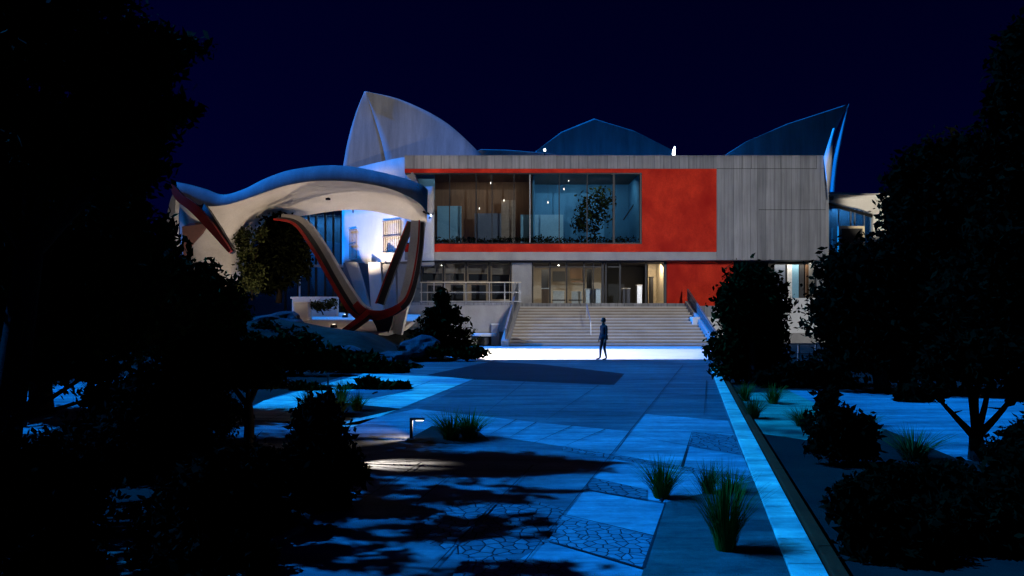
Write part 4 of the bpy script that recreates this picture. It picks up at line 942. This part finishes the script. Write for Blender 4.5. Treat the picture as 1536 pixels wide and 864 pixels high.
# ------------------------------------------------------------------ flood lamps added out of view to light the building, with beam-cutting shutters
def shutter(L, targets, dist, parent, outer=.7):  # added plates that shape a beam
    L = Vector(L); c = sum((Vector(t) for t in targets), Vector()) / 4; ax_ = (c - L).normalized()
    inner = [L + (Vector(t)-L) * (dist / (Vector(t)-L).dot(ax_)) for t in targets]
    ic = sum(inner, Vector())/4
    rt = ax_.cross(Vector((0,0,1))).normalized(); up = rt.cross(ax_)
    out = [ic + rt*math.copysign(outer*1.5, (p-ic).dot(rt)) + up*math.copysign(outer*1.5, (p-ic).dot(up)) for p in inner]
    b = MB()
    for i in range(4):
        j = (i+1) % 4; q = [inner[i], inner[j], out[j], out[i]]
        b.add(q, [(0,1,2,3)])
    return b.build('shutter', M['black'], parent, solid=.004)
def added_flood_mast(base, h, heads, label):
    t = thing('added_floodlight_mast', base, label, 'floodlight mast')
    MB().tube([Vector(base), Vector(base)+Vector((0,0,h-.4))], [.14,.08], 10).build('pole', M['steel'], t)
    for L, tg, dist, en, colr, cone in heads:
        L = Vector(L); c = sum((Vector(x) for x in tg), Vector())/4; dr = (c-L).normalized()
        MB().bar(L-dr*.5, L-dr*.06, .4, .3).build('lamp_head', M['black'], t)
        MB().bar(L-dr*.3, Vector((base[0], base[1], h-.45)), .07).build('bracket', M['steel'], t)
        shutter(L, tg, dist, t, .5)
        light('added_flood_light', 'SPOT', L, c, en, colr, spot_size=cone, spot_blend=.0, shadow_soft_size=.01)
fr = [(-6.0,44,2.0), (19.0,44,0.0), (19.0,44,11.55), (-6.0,44,11.55)]
added_flood_mast((24,-8,0), 14, [((23.5,-7.5,14), [(-5.2,44,-1.0),(19.3,44,-1.0),(19.3,44,11.4),(-5.2,44,11.4)], 1.0, 23000, (.93,.955,1), R(50))], 'tall added floodlight mast behind the camera on the right aimed at the facade')
added_flood_mast((-16,-8,0), 14, [((-15.5,-7.5,14), [(-13.5,52,9.2),(-2.2,52,9.6),(-2.2,52,18),(-13.5,52,18)], 1.0, 13000, (1,.96,.95), R(40)),
    ((-16.6,-7.5,13.4), [(-19,36,1.6),(-3.4,36,1.6),(-3.4,36,10),(-19,36,10)], 1.0, 1000, (1,.9,.8), R(44))], 'tall added floodlight mast behind the camera on the left aimed at the pointed roof shell')
# projector added at the canopy's right end to whiten the apron
L0 = P(646,322,34.4); q = [G(722,540.5), G(1063,540), G(1085,523.5), G(650,523.5)]
MB().bar(L0+Vector((-.35,.1,.16)), L0+Vector((-.03,.01,.012)), .09, .09).build('projector', M['black'], cp)
shutter(L0, q, .06, cp, .12)
light('added_apron_projector', 'SPOT', L0, sum(q, Vector())/4, 8000, (1,.94,.86), spot_size=R(125), spot_blend=0, shadow_soft_size=.0015)
# uplights added under the canopy to brighten its soffit and the wall
def uplight(p, tg, en, label, size=100):
    p = Vector(p); t = thing('uplight', p, label, 'uplight', 'added uplights under the canopy')
    MB().lathe(p, [(.16,0),(.16,.1),(.13,.16)], 14).build('housing', M['dark'], t)
    MB().lathe(p+Vector((0,0,.161)), [(.08,0),(.08,.01)], 14).build('lens', M['softlamp'], t)
    light('added_uplight_light', 'SPOT', p+Vector((0,0,.22)), tg, en, (1,.80,.60), spot_size=R(size), spot_blend=.5, shadow_soft_size=.08)
uplight((-8.6,35.4,1.184), (-9.2,35.6,8), 420, 'added round uplight in the forecourt under the middle of the canopy', 140)
uplight((-13.6,34.4,1.099), (-14.6,37.5,6), 230, 'added round uplight in the forecourt below the left canopy wall', 130)
rp = (-8.8, 40.6, 9.0)  # added lamp, warms the curved parapet and shell base
t = thing('added_roof_uplight', rp, 'small added uplight behind the canopy roof aimed at the base of the pointed shell', 'uplight')
MB().lathe(rp, [(.12,0),(.12,.1),(.09,.14)], 12).build('housing', M['dark'], t)
MB().tube([Vector(rp)-Vector((0,0,1.6)), Vector(rp)], .04, 6).build('stem', M['dark'], t)
light('added_roof_uplight_light', 'SPOT', Vector(rp)+Vector((0,0,.2)), (-9.4,48.5,12.6), 260, (1,.84,.68), spot_size=R(46), spot_blend=.8, shadow_soft_size=.05)
uplight((-6.6,37.2,1.337), (-6.0,36.4,8), 230, 'added round uplight in the forecourt below the right end of the canopy', 130)
uplight((-9.2,40.4,1.609), (-8.7,46.4,8.1), 2300, 'added round uplight in the forecourt before the white curved wall', 44)
